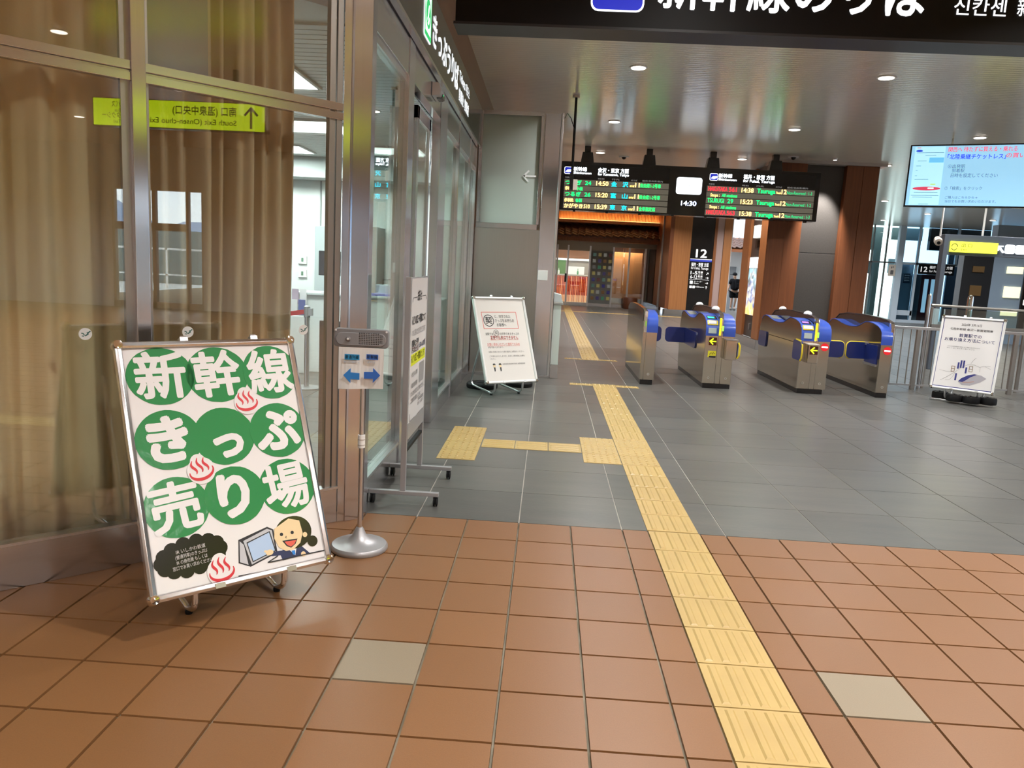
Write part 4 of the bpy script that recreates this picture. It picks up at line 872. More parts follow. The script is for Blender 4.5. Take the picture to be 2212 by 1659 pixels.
g_ = G(); g_.tube([(-.735, 3.23, 2.4), (-.735, 3.23, OC)], .006, 6); build(g_, 'cord', M_WHITE, bn)

# ------------------------------------------------------------ poster stands (three) with posters
def board_matrix(c, yaw): return Matrix.Translation(V((c[0], c[1], 0))) @ Matrix.Rotation(yaw, 4, 'Z')
def poster_stand(lab, c, yaw, tilt, wd, hg, paper, frame_m=M_CHROME, fr=.030, legs='tube', group=None):
    """local frame: x right, -y to the viewer, z up; board bottom centre at (0,0,c[2])"""
    root = thing('poster_stand', lab, 'sign stand', None, group, M=board_matrix(c, yaw)); z0 = c[2]
    R = Matrix.Translation(V((0, 0, z0))) @ Matrix.Rotation(-tilt, 4, 'X')
    def BF(a, b_, n): return R @ V((a, -n, b_))
    g_ = G(R); g_.box(-wd/2+.01, wd/2-.01, .004, .016, .01, hg-.01); build(g_, 'back_board', M_SILVER, root)
    g_ = G(R)
    for a in ((-wd/2, wd/2, 0, fr), (-wd/2, wd/2, hg-fr, hg)): g_.prism([(-.014, a[2]), (-.020, a[2]+fr*.35), (-.012, a[3]-.004), (-.003, a[3]), (.016, a[3]), (.016, a[2])], lambda y, z, x: V((x, y, z)), -wd/2+.012, wd/2-.012)
    for sg in (-1, 1):
        xo, xi = sg*wd/2, sg*(wd/2-fr); g_.prism([(-.014, xo), (-.020, xo-sg*fr*.35), (-.012, xi+sg*.004), (-.003, xi), (.016, xi), (.016, xo)], lambda y, x, z: V((x, y, z)), .012, hg-.012)
    build(g_, 'frame', frame_m, root, bev=.002)
    for sx_ in (-1, 1):
        for z in (.014, hg-.014):
            g_ = G(R); g_.lathe((sx_*(wd/2-.014), -.001, z), [(.004, -.024), (.017, -.022), (.0225, -.01), (.0225, .014), (.015, .02)], 14, (0, 1, 0)); build(g_, 'corner_cap', M_CHROME, root, True)
    for x in (-wd*.14, wd*.26):
        g_ = G(R); g_.box(x-.016, x+.016, -.012, .02, hg-.004, hg+.012); g_.tube([(x-.012, 0, hg+.012), (x+.012, 0, hg+.012)], .009, 8); build(g_, 'clip', M_ALU, root)
        g_ = G(R); g_.box(x-.03, x+.01, -.021, -.016, .002, .022); build(g_, 'clip', M_ALU, root)
    g_ = G(R); g_.box(-wd/2+fr-.002, wd/2-fr+.002, -.004, .003, fr-.002, hg-fr+.002); build(g_, 'poster', paper, root)
    if legs == 'tube':
        for x in (-.19, .19):
            yb = .13; top = R @ V((x, .02, .12)); q = R @ V((x, .02, hg*.72))
            pts = [top, V((x, .065, z0*.45)), V((x, .10, .035)), V((x, .15, .018)), V((x, .20, .03)), V((x, hg*math.sin(tilt)*.72+.30, .05)), V((x, hg*math.sin(tilt)*.72+.33, .12)), q]
            g_ = G(); P_ = []
            for k in range(len(pts)-1):
                for s_ in range(3): P_.append(pts[k].lerp(pts[k+1], s_/3))
            P_.append(pts[-1]); P2 = [P_[0]]+[(P_[k-1]+P_[k]*2+P_[k+1])/4 for k in range(1, len(P_)-1)]+[P_[-1]]
            g_.tube(P2, .0125, 10); build(g_, 'leg', M_CHROME if wd > .75 else M_ALU, root, True)
            g_ = G(); g_.lathe((x, .14, 0), [(.014, 0), (.016, .012), (.012, .024)], 10); build(g_, 'rubber_foot', M_BLACKM, root)
        yy = hg*math.sin(tilt)*.72+.30
        g_ = G(); g_.tube([(-.19, yy, .05), (.19, yy, .05)], .010, 8); build(g_, 'cross_bar', M_ALU, root, True)
    return root, BF
def onsen(gd, gr, BF, cx, cy, s, rot):
    ca, sa = math.cos(rot), math.sin(rot)
    def T_(p): return (cx+(p[0]*ca-p[1]*sa)*s, cy+(p[0]*sa+p[1]*ca)*s)
    gd.poly(BF, [T_(p) for p in ring(0, -.12, 1.12, 30, 1.10)], .0075, .0055); gd.poly(BF, [T_(p) for p in ring(0, .65, .62, 24, .62)], .0076, .0055)
    A = [T_((.93*math.cos(a), -.22+.60*math.sin(a))) for a in [PI*1.02+ (PI*.96)*k/20-.42*(1 if k == 0 else 0)*0 for k in range(21)]]
    A = [T_((.95*math.cos(a), -.18+.62*math.sin(a))) for a in [math.radians(165+210*k/22) for k in range(23)]]
    stroke(BF, gr, A, [(.05+.20*math.sin(PI*k/22))*s for k in range(23)], .0075, .009)
    for x in (-.48, 0, .48):
        S_ = [T_((x+.13*math.sin(2*PI*k/12+.3), -.28+1.12*k/12*(1.12 if x == 0 else 1))) for k in range(13)]
        stroke(BF, gr, S_, [(.04+.16*math.sin(PI*min(1, k/12*1.02)))*s for k in range(13)], .0075, .009)
# green ticket counter sign
root, BF = poster_stand('large tilted poster stand with green circles and white characters beside the curtained window', (-.473, -1.359, .141), .774, .405, .76, 1.04, M_PAPER, mat('bright_aluminium', (0.85, 0.86, 0.87), 0.16, 1.0))
HN = .0042
CIR = [('新', -.219, .889, .133, .121, .0), ('幹', .013, .883, .133, .122, .03), ('線', .249, .881, .125, .123, .03), ('き', -.223, .623, .130, .123, .05), ('っ', .0, .614, .129, .123, .0), ('ぷ', .239, .615, .128, .122, .05),
       ('売', -.232, .349, .127, .122, .08), ('り', .004, .359, .128, .122, .06), ('場', .237, .362, .127, .121, .08)]
ZO = {'新': 0, '線': 1, '幹': 0, 'き': 1, 'っ': 0, 'ぷ': 1, '売': 0, 'り': 1, '場': 0}
for ch, cu, cv, rx, ry, rot in CIR:
    z_ = HN+ZO[ch]*.0008; rr = random.Random(ord(ch))
    P_ = [(cu+rx*(1+.008*rr.uniform(-1, 1))*math.cos(2*PI*k/40), cv+ry*(1+.008*rr.uniform(-1, 1))*math.sin(2*PI*k/40)) for k in range(40)]
    g_ = G(); g_.poly(BF, P_, z_+.001, z_)
    o = build(g_, 'green_disc', M_GREEN, root)
    g_ = G()
    hh = {'っ': .165, 'り': .20, 'き': .205, 'ぷ': .20}.get(ch, .208)
    g_.text(BF, ch, cu+(.012 if ch in 'っ' else 0), cv-hh*(.36 if ch != 'っ' else .50), hh, align='C', fat=.028 if ch in '新幹線売場' else .05, n=z_+.0014, rot=rot)
    o2 = build(g_, 'character', mat('sticker_white', (0.80, 0.79, 0.78), 0.25, coat=.3), o)
for a_ in ((.117, .757, .049, .12), (-.119, .487, .051, .22), (-.10, .072, .052, .08)):
    gd, gr = G(), G(); onsen(gd, gr, BF, *a_); build(gd, 'hot_spring_sticker', M_PAPER, root); build(gr, 'hot_spring_mark', M_RED, root)
g_ = G(); cl = []
for k in range(14):
    a = 2*PI*k/14; cl.append((-.205+.115*math.cos(a)*1.0, .15+.052*math.sin(a)+.02*math.cos(a)*0))
for k, (x, y) in enumerate(cl): g_.poly(BF, ring(x, y+(x+.205)*.08, .030, 16), HN+.001+.00004*k, HN)
g_.poly(BF, [(x, y+(x+.205)*.08) for x, y in ring(-.205, .15, .125, 24, .062)], HN+.0018, HN); build(g_, 'cloud', M_BLACK, root)
g_ = G()
for k, s_ in enumerate(('IR いしかわ鉄道', '(普通列車)のきっぷは', 'IR の券売機 もしくは', '窓口でお買い求めください')):
    wds = (.115, .125, .12, .155)[k]; cx = -.205
    n0 = len(g_.v); g_.fit(lambda a, b_, n: BF(a, b_+(a-cx)*.06, HN+.0024+n*0), s_, cx-wds/2, cx+wds/2, .171-k*.0205, .0175, bold=.02)
build(g_, 'small_print', M_PAPER, root)
# cartoon attendant with ticket machine
g_ = G(); g_.poly(BF, [(-.027, .081), (.02, .056), (.143, .089), (.141, .189), (.116, .205), (-.013, .174)], HN+.0006, HN); o = build(g_, 'drawn_machine_outline', M_INK, root)
g_ = G(); g_.poly(BF, [(-.021, .084), (.012, .066), (.006, .150), (-.009, .168)], HN+.0012, HN); g_.poly(BF, [(.006, .166), (.114, .197), (.134, .186), (.135, .094), (.026, .064)], HN+.0012, HN); build(g_, 'drawn_machine', mat('print_light_grey', (0.52, 0.52, 0.54), 0.35), root)
g_ = G(); g_.poly(BF, [(.018, .157), (.124, .185), (.137, .098), (.031, .072)], HN+.0017, HN); build(g_, 'drawn_screen_edge', M_INK, root)
g_ = G(); g_.poly(BF, [(.022, .153), (.120, .180), (.132, .101), (.034, .077)], HN+.0021, HN); build(g_, 'drawn_screen', M_SKYP, root)
g_ = G(); g_.poly(BF, [(.15, .092), (.19, .098), (.255, .093), (.285, .058), (.16, .052)], HN+.0014, HN); g_.poly(BF, [(.105, .098), (.16, .094), (.165, .074), (.115, .080)], HN+.0013, HN); build(g_, 'drawn_uniform', mat('print_dark_navy', (0.025, 0.035, 0.09), 0.4), root)
g_ = G(); g_.poly(BF, ring(.228, .160, .083, 30, .070), HN+.002, HN); g_.poly(BF, ring(.307, .106, .024, 18), HN+.0019, HN); build(g_, 'drawn_hair', M_HAIR, root)
g_ = G(); g_.poly(BF, [(.145, .190), (.215, .222), (.262, .205), (.268, .15), (.250, .110), (.215, .088), (.180, .088), (.152, .110), (.138, .150)], HN+.0026, HN)
g_.poly(BF, ring(.277, .140, .011, 12), HN+.0026, HN); g_.poly(BF, ring(.108, .097, .017, 14, .012), HN+.0024, HN); g_.poly(BF, ring(.092, .105, .007, 10, .005), HN+.0023, HN); g_.poly(BF, ring(.255, .060, .011, 12), HN+.0026, HN); build(g_, 'drawn_face', M_SKIN, root)
g_ = G(); g_.poly(BF, ring(.172, .161, .0075, 12), HN+.003, HN); g_.poly(BF, ring(.221, .160, .0075, 12), HN+.003, HN); g_.poly(BF, [(.170, .134), (.240, .130), (.228, .110), (.205, .097), (.186, .108)], HN+.0029, HN)
stroke(BF, g_, [(.192, .150), (.187, .143), (.193, .142)], .003, HN+.0026, HN+.003); build(g_, 'drawn_eyes', M_INK, root)
g_ = G(); g_.poly(BF, [(.180, .128), (.234, .125), (.222, .110), (.205, .102), (.190, .111)], HN+.0033, HN); build(g_, 'drawn_mouth', mat('print_coral', (0.70, 0.12, 0.08), 0.4), root)
g_ = G(); g_.poly(BF, [(.195, .090), (.228, .090), (.218, .062)], HN+.0022, HN); build(g_, 'drawn_collar', M_PAPER, root)
g_ = G(); g_.poly(BF, [(.204, .084), (.220, .084), (.219, .066), (.208, .066)], HN+.0026, HN); build(g_, 'drawn_tie', M_CYAN, root)
g_ = G(); stroke(BF, g_, [(.094, .058), (.16, .056), (.30, .056), (.349, .055)], .0045, HN, HN+.0032); stroke(BF, g_, [(.094, .058), (.142, .076)], .004, HN, HN+.0032); stroke(BF, g_, [(-.036, .030), (.346, .016)], .0045, HN, HN+.001); build(g_, 'drawn_desk_line', M_INK, root)

# notice for stamped tickets by the steel partition
root, BF = poster_stand('white poster stand with a red framed notice leaning by the steel partition', (.346, 4.37, .156), .625, .388, .709, 1.033, M_PAPER2, M_WHITE)
g_ = G(); N_ = .0044
for a in (((-.266, .845), (.206, .849)), ((.206, .849), (.211, .649)), ((.211, .649), (-.264, .645)), ((-.264, .645), (-.268, .847))): stroke(BF, g_, a, .006, N_, N_+.001)
FB = lambda a, b_, n: BF(a, b_, N_+.001)
g_.fit(FB, '変更や払戻はできません', -.198, .182, .520, .052, bold=.02); g_.fit(FB, 'お買い求めいただいた箇所でのみの', -.255, .188, .445, .038)
stroke(BF, g_, [(-.198, .510), (.182, .511)], .003, N_, N_+.001); stroke(BF, g_, [(-.255, .438), (.188, .439)], .002, N_, N_+.001); build(g_, 'red_print', M_PRED, root)
g_ = G()
for cx, cy, rx, ry, w_ in ((-.185, .745, .066, .068, .008), (-.110, .596, .034, .036, .004)): stroke(BF, g_, [(cx+rx*math.cos(2*PI*k/28), cy+ry*math.sin(2*PI*k/28)) for k in range(29)], w_, N_, N_+.001)
g_.text(FB, '契', -.185, .712, .092, align='C', bold=.012); g_.text(FB, '契', -.110, .580, .044, align='C')
g_.fit(FB, 'と、印字された', -.098, .119, .778, .045); g_.fit(FB, 'きっぷをお持ちの', -.099, .162, .727, .045); g_.fit(FB, 'お客様へ', -.085, .045, .676, .045)
g_.fit(FB, '当駅では', -.256, -.152, .572, .032); g_.fit(FB, 'の印字のあるきっぷの', -.065, .203, .573, .032); build(g_, 'black_print', M_INK, root)
g_ = G(); g_.fit(FB, 'お取り扱いとなります。', -.252, -.045, .415, .024); g_.fit(FB, 'お買い求めいただいた発行箇所にお問合せください。', -.253, .232, .362, .023)
g_.fit(FB, 'ご不便をおかけしますが、お近くの駅係員にお尋ね', -.251, .231, .310, .023); g_.fit(FB, 'ください。', -.251, -.174, .280, .023); g_.fit(FB, '北陸旅客鉄道株式会社 加賀温泉駅', -.091, .22, .218, .020); build(g_, 'grey_print', M_INKG, root)
for cx in (-.207, -.127):
    g_ = G(); g_.poly(BF, ring(cx, .222, .018, 14, .013), N_+.001, N_); g_.poly(BF, [(cx-.008, .188), (cx+.012, .188), (cx+.010, .150), (cx+.002, .140), (cx-.006, .140)], N_+.001, N_); build(g_, 'drawn_figure', M_INK, root)
    g_ = G(); g_.poly(BF, ring(cx, .202, .017, 14, .014), N_+.0014, N_); build(g_, 'drawn_head', M_SKIN, root)
def rubber(lab, x, y, z, r=.12, h=.055, at=None):
    o = thing('rubber_weight', lab, 'weight', (x, y, z)); g_ = G(); g_.lathe((x, y, z), [(r*.35, 0), (r*.96, 0), (r, h*.2), (r, h*.75), (r*.93, h), (r*.40, h*.96), (r*.35, h*.7)], 28); build(g_, 'disc', M_BLACKM, o, True); 
    for k in range(5):
        a = 2*PI*k/5; g_ = G(); g_.lathe((x+r*.66*math.cos(a), y+r*.66*math.sin(a), z+h*.93), [(r*.13, 0), (r*.13, h*.12)], 10); build(g_, 'lug', M_BLACK, o)
    return o
rubber('black rubber weight left of the red framed notice stand', -.04, 4.88, 0, .19, .065); rubber('black rubber weight half hidden behind the red framed notice stand', .40, 5.18, 0, .17, .06)

# transfer guide poster by the fence
root, BF = poster_stand('white poster stand with a transfer guide and bullet train picture in front of the fence', (6.125, 5.787, .171), -.666, .215, .731, .974, M_PAPER, M_WHITE)
g_ = G(); 
for a in (((-.338, .02), (-.336, .945)), ((.338, .02), (.336, .945))): stroke(BF, g_, a, .012, N_, N_+.001)
for a in (((-.338, .945), (.338, .945)), ((-.338, .035), (.338, .035))): stroke(BF, g_, a, .010, N_, N_+.001)
build(g_, 'poster_border', M_NAVY, root)
g_ = G(); g_.fit(FB if False else (lambda a, b_, n: BF(a, b_, N_+.001)), '2024年 3月16日', -.126, .104, .855, .040, bold=.01); FC = lambda a, b_, n: BF(a, b_, N_+.001)
g_.fit(FC, '北陸新幹線 金沢～敦賀間開業', -.25, .24, .795, .034, bold=.01); g_.fit(FC, 'このたび北陸新幹線の開業に伴い乗換方法が変わります', -.248, .13, .567, .016); g_.fit(FC, '詳しくはこちらをご覧ください', -.247, .075, .545, .016); build(g_, 'grey_print', M_INKG, root)
g_ = G(); g_.fit(FC, '敦賀駅での', -.131, .126, .707, .052, bold=.012); g_.fit(FC, 'お乗り換え方法について', -.293, .281, .648, .050, bold=.012)
for cx, a, b_ in ((-.078, .285, .37), (-.049, .300, .40), (-.018, .300, .40), (.018, .235, .315), (-.085, .13, .225)): g_.poly(FC, rrect(cx-.010, cx+.010, a, b_, .003), N_+.001, N_) if False else g_.poly(BF, rrect(cx-.010, cx+.010, a, b_, .003), N_+.001, N_)
build(g_, 'navy_print', M_NAVY, root)
g_ = G(); stroke(BF, g_, [(-.257, .111), (-.18, .17), (-.107, .236), (-.03, .313), (.03, .352), (.10, .357), (.163, .332), (.21, .350), (.281, .357)], .0025, N_, N_+.0008); stroke(BF, g_, [(-.29, .25), (-.2, .235), (-.13, .24)], .002, N_, N_+.0008); stroke(BF, g_, [(-.2, .12), (-.15, .13), (-.12, .18), (-.1, .235)], .002, N_, N_+.0008)
stroke(BF, g_, [(.06, .37), (.085, .42), (.11, .45)], .002, N_, N_+.0008); stroke(BF, g_, [(.17, .33), (.175, .27)], .002, N_, N_+.0008); stroke(BF, g_, [(.22, .35), (.29, .32)], .002, N_, N_+.0008); build(g_, 'drawn_map', M_INKG, root)
g_ = G()
for cx, cy in ((-.133, .279), (.070, .297)):
    for a in (((-.018, .035), (.018, .035)), ((-.018, 0), (.018, 0)), ((-.018, -.035), (.018, -.035)), ((-.018, -.038), (-.018, .038)), ((.018, -.038), (.018, .038))): stroke(BF, g_, [(cx+p[0], cy+p[1]) for p in a], .006, N_, N_+.001)
build(g_, 'brown_boxes', mat('print_brown', (0.22, 0.12, 0.04), 0.5), root)
g_ = G(); g_.poly(BF, [(-.05, .118), (-.02, .165), (.05, .215), (.12, .240), (.20, .228), (.262, .195), (.20, .140), (.09, .082), (.0, .080)], N_+.001, N_); build(g_, 'drawn_train', mat('print_silver', (0.42, 0.40, 0.44), 0.3), root)
g_ = G(); g_.poly(BF, [(-.05, .122), (-.02, .165), (.05, .213), (.12, .236), (.15, .232), (.08, .190), (.03, .140), (.0, .118)], N_+.0016, N_); build(g_, 'drawn_train_roof', M_NAVY, root)
g_ = G(); stroke(BF, g_, [(0, .117), (.06, .122), (.13, .140)], .005, N_, N_+.0019); build(g_, 'drawn_train_stripe', mat('print_copper', (0.5, 0.2, 0.1), 0.4), root)
cs_, sn_ = math.cos(-.666), math.sin(-.666)
for k, (u_, v_) in enumerate(((-.27, .16), (-.07, .02), (.12, .02), (.29, .14))):
    x = 6.125+u_*cs_-v_*sn_; y = 5.787+u_*sn_+v_*cs_
    rubber(('black rubber weight at the left back of the transfer guide stand', 'black rubber weight left of centre under the transfer guide stand', 'black rubber weight right of centre under the transfer guide stand', 'black rubber weight at the right end of the transfer guide stand')[k], x, y-.02, .03, .10, .085)
for k, u_ in enumerate((-.17, .20)):
    g_ = G(); c = V((6.125+u_*cs_-.08*sn_, 5.787+u_*sn_+.08*cs_, 0)); d_ = V((cs_, sn_, 0)); g_.obox(c, d_, (-sn_, cs_, 0), (0, 0, 1), (-.19, .17), (-.03, .03), (0, .03))
    tag(build(g_, 'weight_plate', M_STEELH, None, bev=.004), ('left' if k == 0 else 'right')+' flat steel plate under the weights of the transfer guide stand', 'plate')

# ------------------------------------------------------------ queue stand with speaker box and arrow paper
q = thing('speaker_stand', 'grey round based stand with a speaker unit and a paper showing two blue arrows', 'stand', (-.20, -.56, 0))
cx, cy = -.205, -.56
g_ = G(); g_.lathe((cx, cy, 0), [(.01, 0), (.142, 0), (.146, .006), (.145, .020), (.137, .030), (.10, .036), (.060, .050), (.035, .075), (.022, .105), (.016, .115), (.008, .116)], 48); build(g_, 'base', M_SILVER, q, True)
g_ = G(); g_.tube([(cx, cy, .10), (cx, cy, 1.02)], .0115, 16); build(g_, 'pole', M_ALU, q, True)
g_ = G(); g_.tube([(cx+.012, cy+.012, .15), (cx+.012, cy+.012, 1.02)], .003, 6); build(g_, 'cable', M_INKG, q)
g_ = G(); g_.tube([(cx, cy, .535), (cx, cy, .60)], .0185, 16); build(g_, 'collar', M_WHITE, q, True)
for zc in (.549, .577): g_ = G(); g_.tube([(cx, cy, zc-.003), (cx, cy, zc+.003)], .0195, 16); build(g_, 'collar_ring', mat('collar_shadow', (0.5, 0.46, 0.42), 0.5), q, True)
# unit is slightly turned; use local frame
ang = math.radians(3); U = V((math.cos(ang), math.sin(ang), 0)); Nn = V((math.sin(ang), -math.cos(ang), 0))
def QF(a, b_, n): return V((cx-.005, cy-.02, 0))+U*a+V((0, 0, b_))+Nn*n
g_ = G(); g_.prism(rrect(-.133, .133, 1.045, 1.136, .016), lambda a, b_, h: QF(a, b_, h), -.03, .012); bx = build(g_, 'speaker_housing', M_GREYP, q, bev=.004)
g_ = G(); g_.prism(rrect(-.123, .123, 1.054, 1.118, .031, 8), lambda a, b_, h: QF(a, b_, h), .012, .0175); build(g_, 'speaker_face', mat('mid_grey_plastic', (0.25, 0.25, 0.26), 0.35), bx, bev=.003)
g_ = G(); g_.lathe(QF(-.062, 1.087, .017), [(.012, 0), (.0115, .006), (.009, .010), (.003, .011)], 18, Nn); build(g_, 'sensor_lens', M_GREYP, bx, True)
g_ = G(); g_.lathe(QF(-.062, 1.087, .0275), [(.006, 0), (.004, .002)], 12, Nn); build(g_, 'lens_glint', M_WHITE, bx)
g_ = G()
for i in range(14):
    for j in range(7):
        u_, v_ = -.010+i*.0085, 1.063+j*.0085
        if i > 11 and j in (0, 6): continue
        g_.poly(QF, [(u_, v_), (u_+.0045, v_), (u_+.0045, v_+.0045), (u_, v_+.0045)], .0179, .017)
o = build(g_, 'speaker_grille', M_BLACK, bx); o['kind'] = 'stuff'
for sg in (-1, 1):
    g_ = G(); g_.lathe(QF(sg*.124, 1.127, .012), [(.005, 0), (.005, .002)], 10, Nn); build(g_, 'screw', M_WHITE, bx)
g_ = G(); vs = []
for r_ in range(2):
    for k in range(13):
        u_ = -.108+(.222)*k/12; lo = (.835 if r_ == 0 else 1.045); tilt_ = .010*(k/12)*(1 if r_ == 0 else 0)
        vs.append(QF(u_, lo+tilt_, .016+.006*math.sin(k*.55)*(1-r_)))
g_.add(vs, [(k, k+1, 14+k, 13+k) for k in range(12)]); o = build(g_, 'paper', M_WHITE, q); o.modifiers.new('t', 'SOLIDIFY').thickness = .0006
PFn = lambda a, b_, n: QF(a, b_, .0245+n)
def arrow(g_, cx_, cy_, L_, H_, dr, tw=0):
    g_.poly(PFn, [(cx_+dr*x*L_, cy_+y*H_+tw*x*dr*.3) for x, y in ((.5, 0), (.05, .5), (.05, .22), (-.5, .22), (-.5, -.22), (.05, -.22), (.05, -.5))], .001)
g_ = G(); arrow(g_, -.042, .905, .080, .075, -1, -.01); build(g_, 'arrow_left', M_CYAN, q)
g_ = G(); g_.poly(PFn, [(-.077, .985), (-.004, .985), (-.004, 1.012), (-.077, 1.012)], .001); build(g_, 'label_left', mat('label_cyan', (0.02, 0.30, 0.62), 0.4), q)
g_ = G(); arrow(g_, .060, .912, .080, .075, 1, .01); build(g_, 'arrow_right', M_CYAN2, q); g_ = G(); g_.poly(PFn, [(.030, .990), (.088, .990), (.088, 1.016), (.030, 1.016)], .001); build(g_, 'label_right', M_CYAN2, q)
g_ = G(); PT = lambda a, b_, n: QF(a, b_, .0262); g_.fit(PT, '普通列車', -.074, -.007, .991, .020, bold=.008); g_.fit(PT, '新幹線', .033, .085, .996, .020, bold=.008); build(g_, 'lettering', M_INK, q)
g_ = G(); g_.fit(PT, 'IRいしかわ鉄道 のりば', -.078, -.004, .969, .011); g_.fit(PT, 'JR のりば', .036, .074, .973, .011); build(g_, 'small_print', M_SKYP, q)

# ------------------------------------------------------------ rolling notice board
nb = thing('notice_board', 'narrow silver framed notice board on black castors facing the concourse', 'notice board', (-.13, .55, 0))
for y in (.215, .83):
    g_ = G(); g_.box(-.145, -.112, y-.012, y+.018, .075, 1.385); build(g_, 'upright', M_SILVER, nb, bev=.002)
    g_ = G(); g_.box(-.335, .095, y-.015, y+.017, .058, .083); build(g_, 'foot_bar', M_SILVER, nb, bev=.002)
    for x in (-.315, .075):
        g_ = G(); g_.box(x-.012, x+.016, y-.018, y+.012, .030, .057); g_.tube([(x+.002, y-.003, .05), (x+.002, y-.003, .066)], .006, 8); cs = build(g_, 'castor', M_BLACKM, nb, bev=.002)
        for wx in (-.012, .004):
            g_ = G(); g_.lathe((x+wx, y-.008, .0265), [(.018, 0), (.0265, .003), (.0265, .010), (.018, .013)], 20, (1, 0, 0)); build(g_, 'wheel', M_BLACKM, cs, True)
g_ = G(); g_.box(-.142, -.114, .225, .83, .50, 1.38); build(g_, 'board', M_SILVER, nb)
g_ = G(); g_.box(-.142, -.118, .225, .83, .315, .335); build(g_, 'lower_rail', M_BLACKM, nb)
g_ = G(); g_.box(-.146, -.110, .225, .83, .40, .50); build(g_, 'shelf_rail', M_SILVER, nb)
g_ = G(); g_.box(-.1135, -.1115, .232, .815, .47, 1.375); build(g_, 'paper', M_PAPER, nb)
FN = FYZ(-.1110); g_ = G()
F2 = lambda a, b_, n: FN(a, b_, .0006)
g_.fit(F2, 'お知らせ', .44, .60, 1.24, .075, bold=.03); g_.fit(F2, 'みどりの窓口一時閉鎖について', .27, .78, 1.10, .060, bold=.03); g_.fit(F2, 'いつもご利用いただきありがとうございます。', .27, .78, 1.03, .045)
g_.fit(F2, '閉鎖の日時', .28, .53, .965, .045, bold=.02); g_.fit(F2, 'みどりの窓口一時閉鎖いたします。', .28, .78, .865, .055, bold=.02)
g_.fit(F2, '・お急ぎのお客様', .29, .52, .775, .035); g_.fit(F2, '・指定席券売機', .29, .52, .705, .035); g_.fit(F2, 'または他の窓口をご利用ください。', .29, .78, .655, .035); g_.fit(F2, 'ご理解をお願いします。', .29, .66, .61, .035)
g_.fit(F2, '西日本旅客鉄道', .56, .78, .585, .025)
for k in range(5): stroke(FN, g_, [(.58+k*.045, .575), (.58+k*.045, .555)], .008, 0, .0008)
stroke(FN, g_, [(.27, 1.235), (.29, 1.26), (.42, 1.26)], .004, 0, .0008); stroke(FN, g_, [(.62, 1.26), (.76, 1.26), (.79, 1.235)], .004, 0, .0008); stroke(FN, g_, [(.27, .55), (.29, .50), (.46, .50)], .004, 0, .0008); stroke(FN, g_, [(.55, .50), (.76, .50)], .004, 0, .0008); build(g_, 'black_print', M_INK, nb)
g_ = G(); g_.poly(FN, [(.27, .845), (.79, .845), (.79, .915), (.27, .915)], .0004); build(g_, 'highlight_band', M_HILITE, nb)
g_ = G(); g_.fit(F2, '7月28日(火)', .28, .53, .925, .05, bold=.02); build(g_, 'red_print', M_PRED, nb); g_ = G(); g_.fit(F2, '15:00-16:20の間', .55, .78, .935, .045, bold=.02); build(g_, 'blue_print', M_CYAN2, nb)
g_ = G(); g_.poly(FN, rrect(.58, .77, .70, .83, .01), .0004); build(g_, 'picture', mat('print_mid_grey', (0.30, 0.30, 0.30), 0.5), nb)

# ------------------------------------------------------------ ticket gates
def curve_top():
    return [(5.945, .70), (5.945, .78), (5.965, .86), (6.02, .905), (6.10, .935), (6.25, .960), (6.42, .972), (6.52, .965), (6.62, .935), (6.72, .90), (6.80, .882), (6.95, .872), (7.08, .870), (7.20, .874), (7.35, .892), (7.55, .922), (7.68, .932), (7.78, .918), (7.87, .87), (7.93, .78), (7.95, .69)]
def dome_top(): 
    return [(5.965, .70), (5.965, .86), (5.99, .95), (6.06, 1.0), (6.3, 1.022), (6.8, 1.032), (7.3, 1.032), (7.65, 1.015), (7.85, .985), (7.95, .90), (7.97, .80), (7.97, .69)]
def module(root, x0, x1, prof=None, front=5.945, base=True, cap=True, capw=None):
    P_ = (prof or curve_top()); body = P_+[(7.95, .55), (7.88, .06), (front, .06)]
    g_ = G(); g_.prism(body, lambda a, b_, h: V((h, a, b_)), x0, x1); build(g_, 'side_body', M_GATEST, root, True, bev=.004)
    if cap:
        cx0, cx1 = capw or (x0-.003, x1+.003); top = P_[:-2]
        ou = []; 
        for k, p in enumerate(top):
            a = V(top[max(k-1, 0)]); b_ = V(top[min(k+1, len(top)-1)]); d_ = (b_-a).normalized(); nn = V((-d_.y, d_.x)); ou.append((p[0]+nn.x*.008, p[1]+nn.y*.008))
        gg_ = G(); gg_.prism(top+ou[::-1], lambda a, b_, h: V((h, a, b_)), cx0, cx1)
        build(gg_, 'blue_top', M_BLUE, root, True)
def plinth(root, x0, x1, fr=5.93):
    g_ = G(); g_.box(x0, x1, fr, 7.88, 0, .06); build(g_, 'plinth', M_BLACK, root)
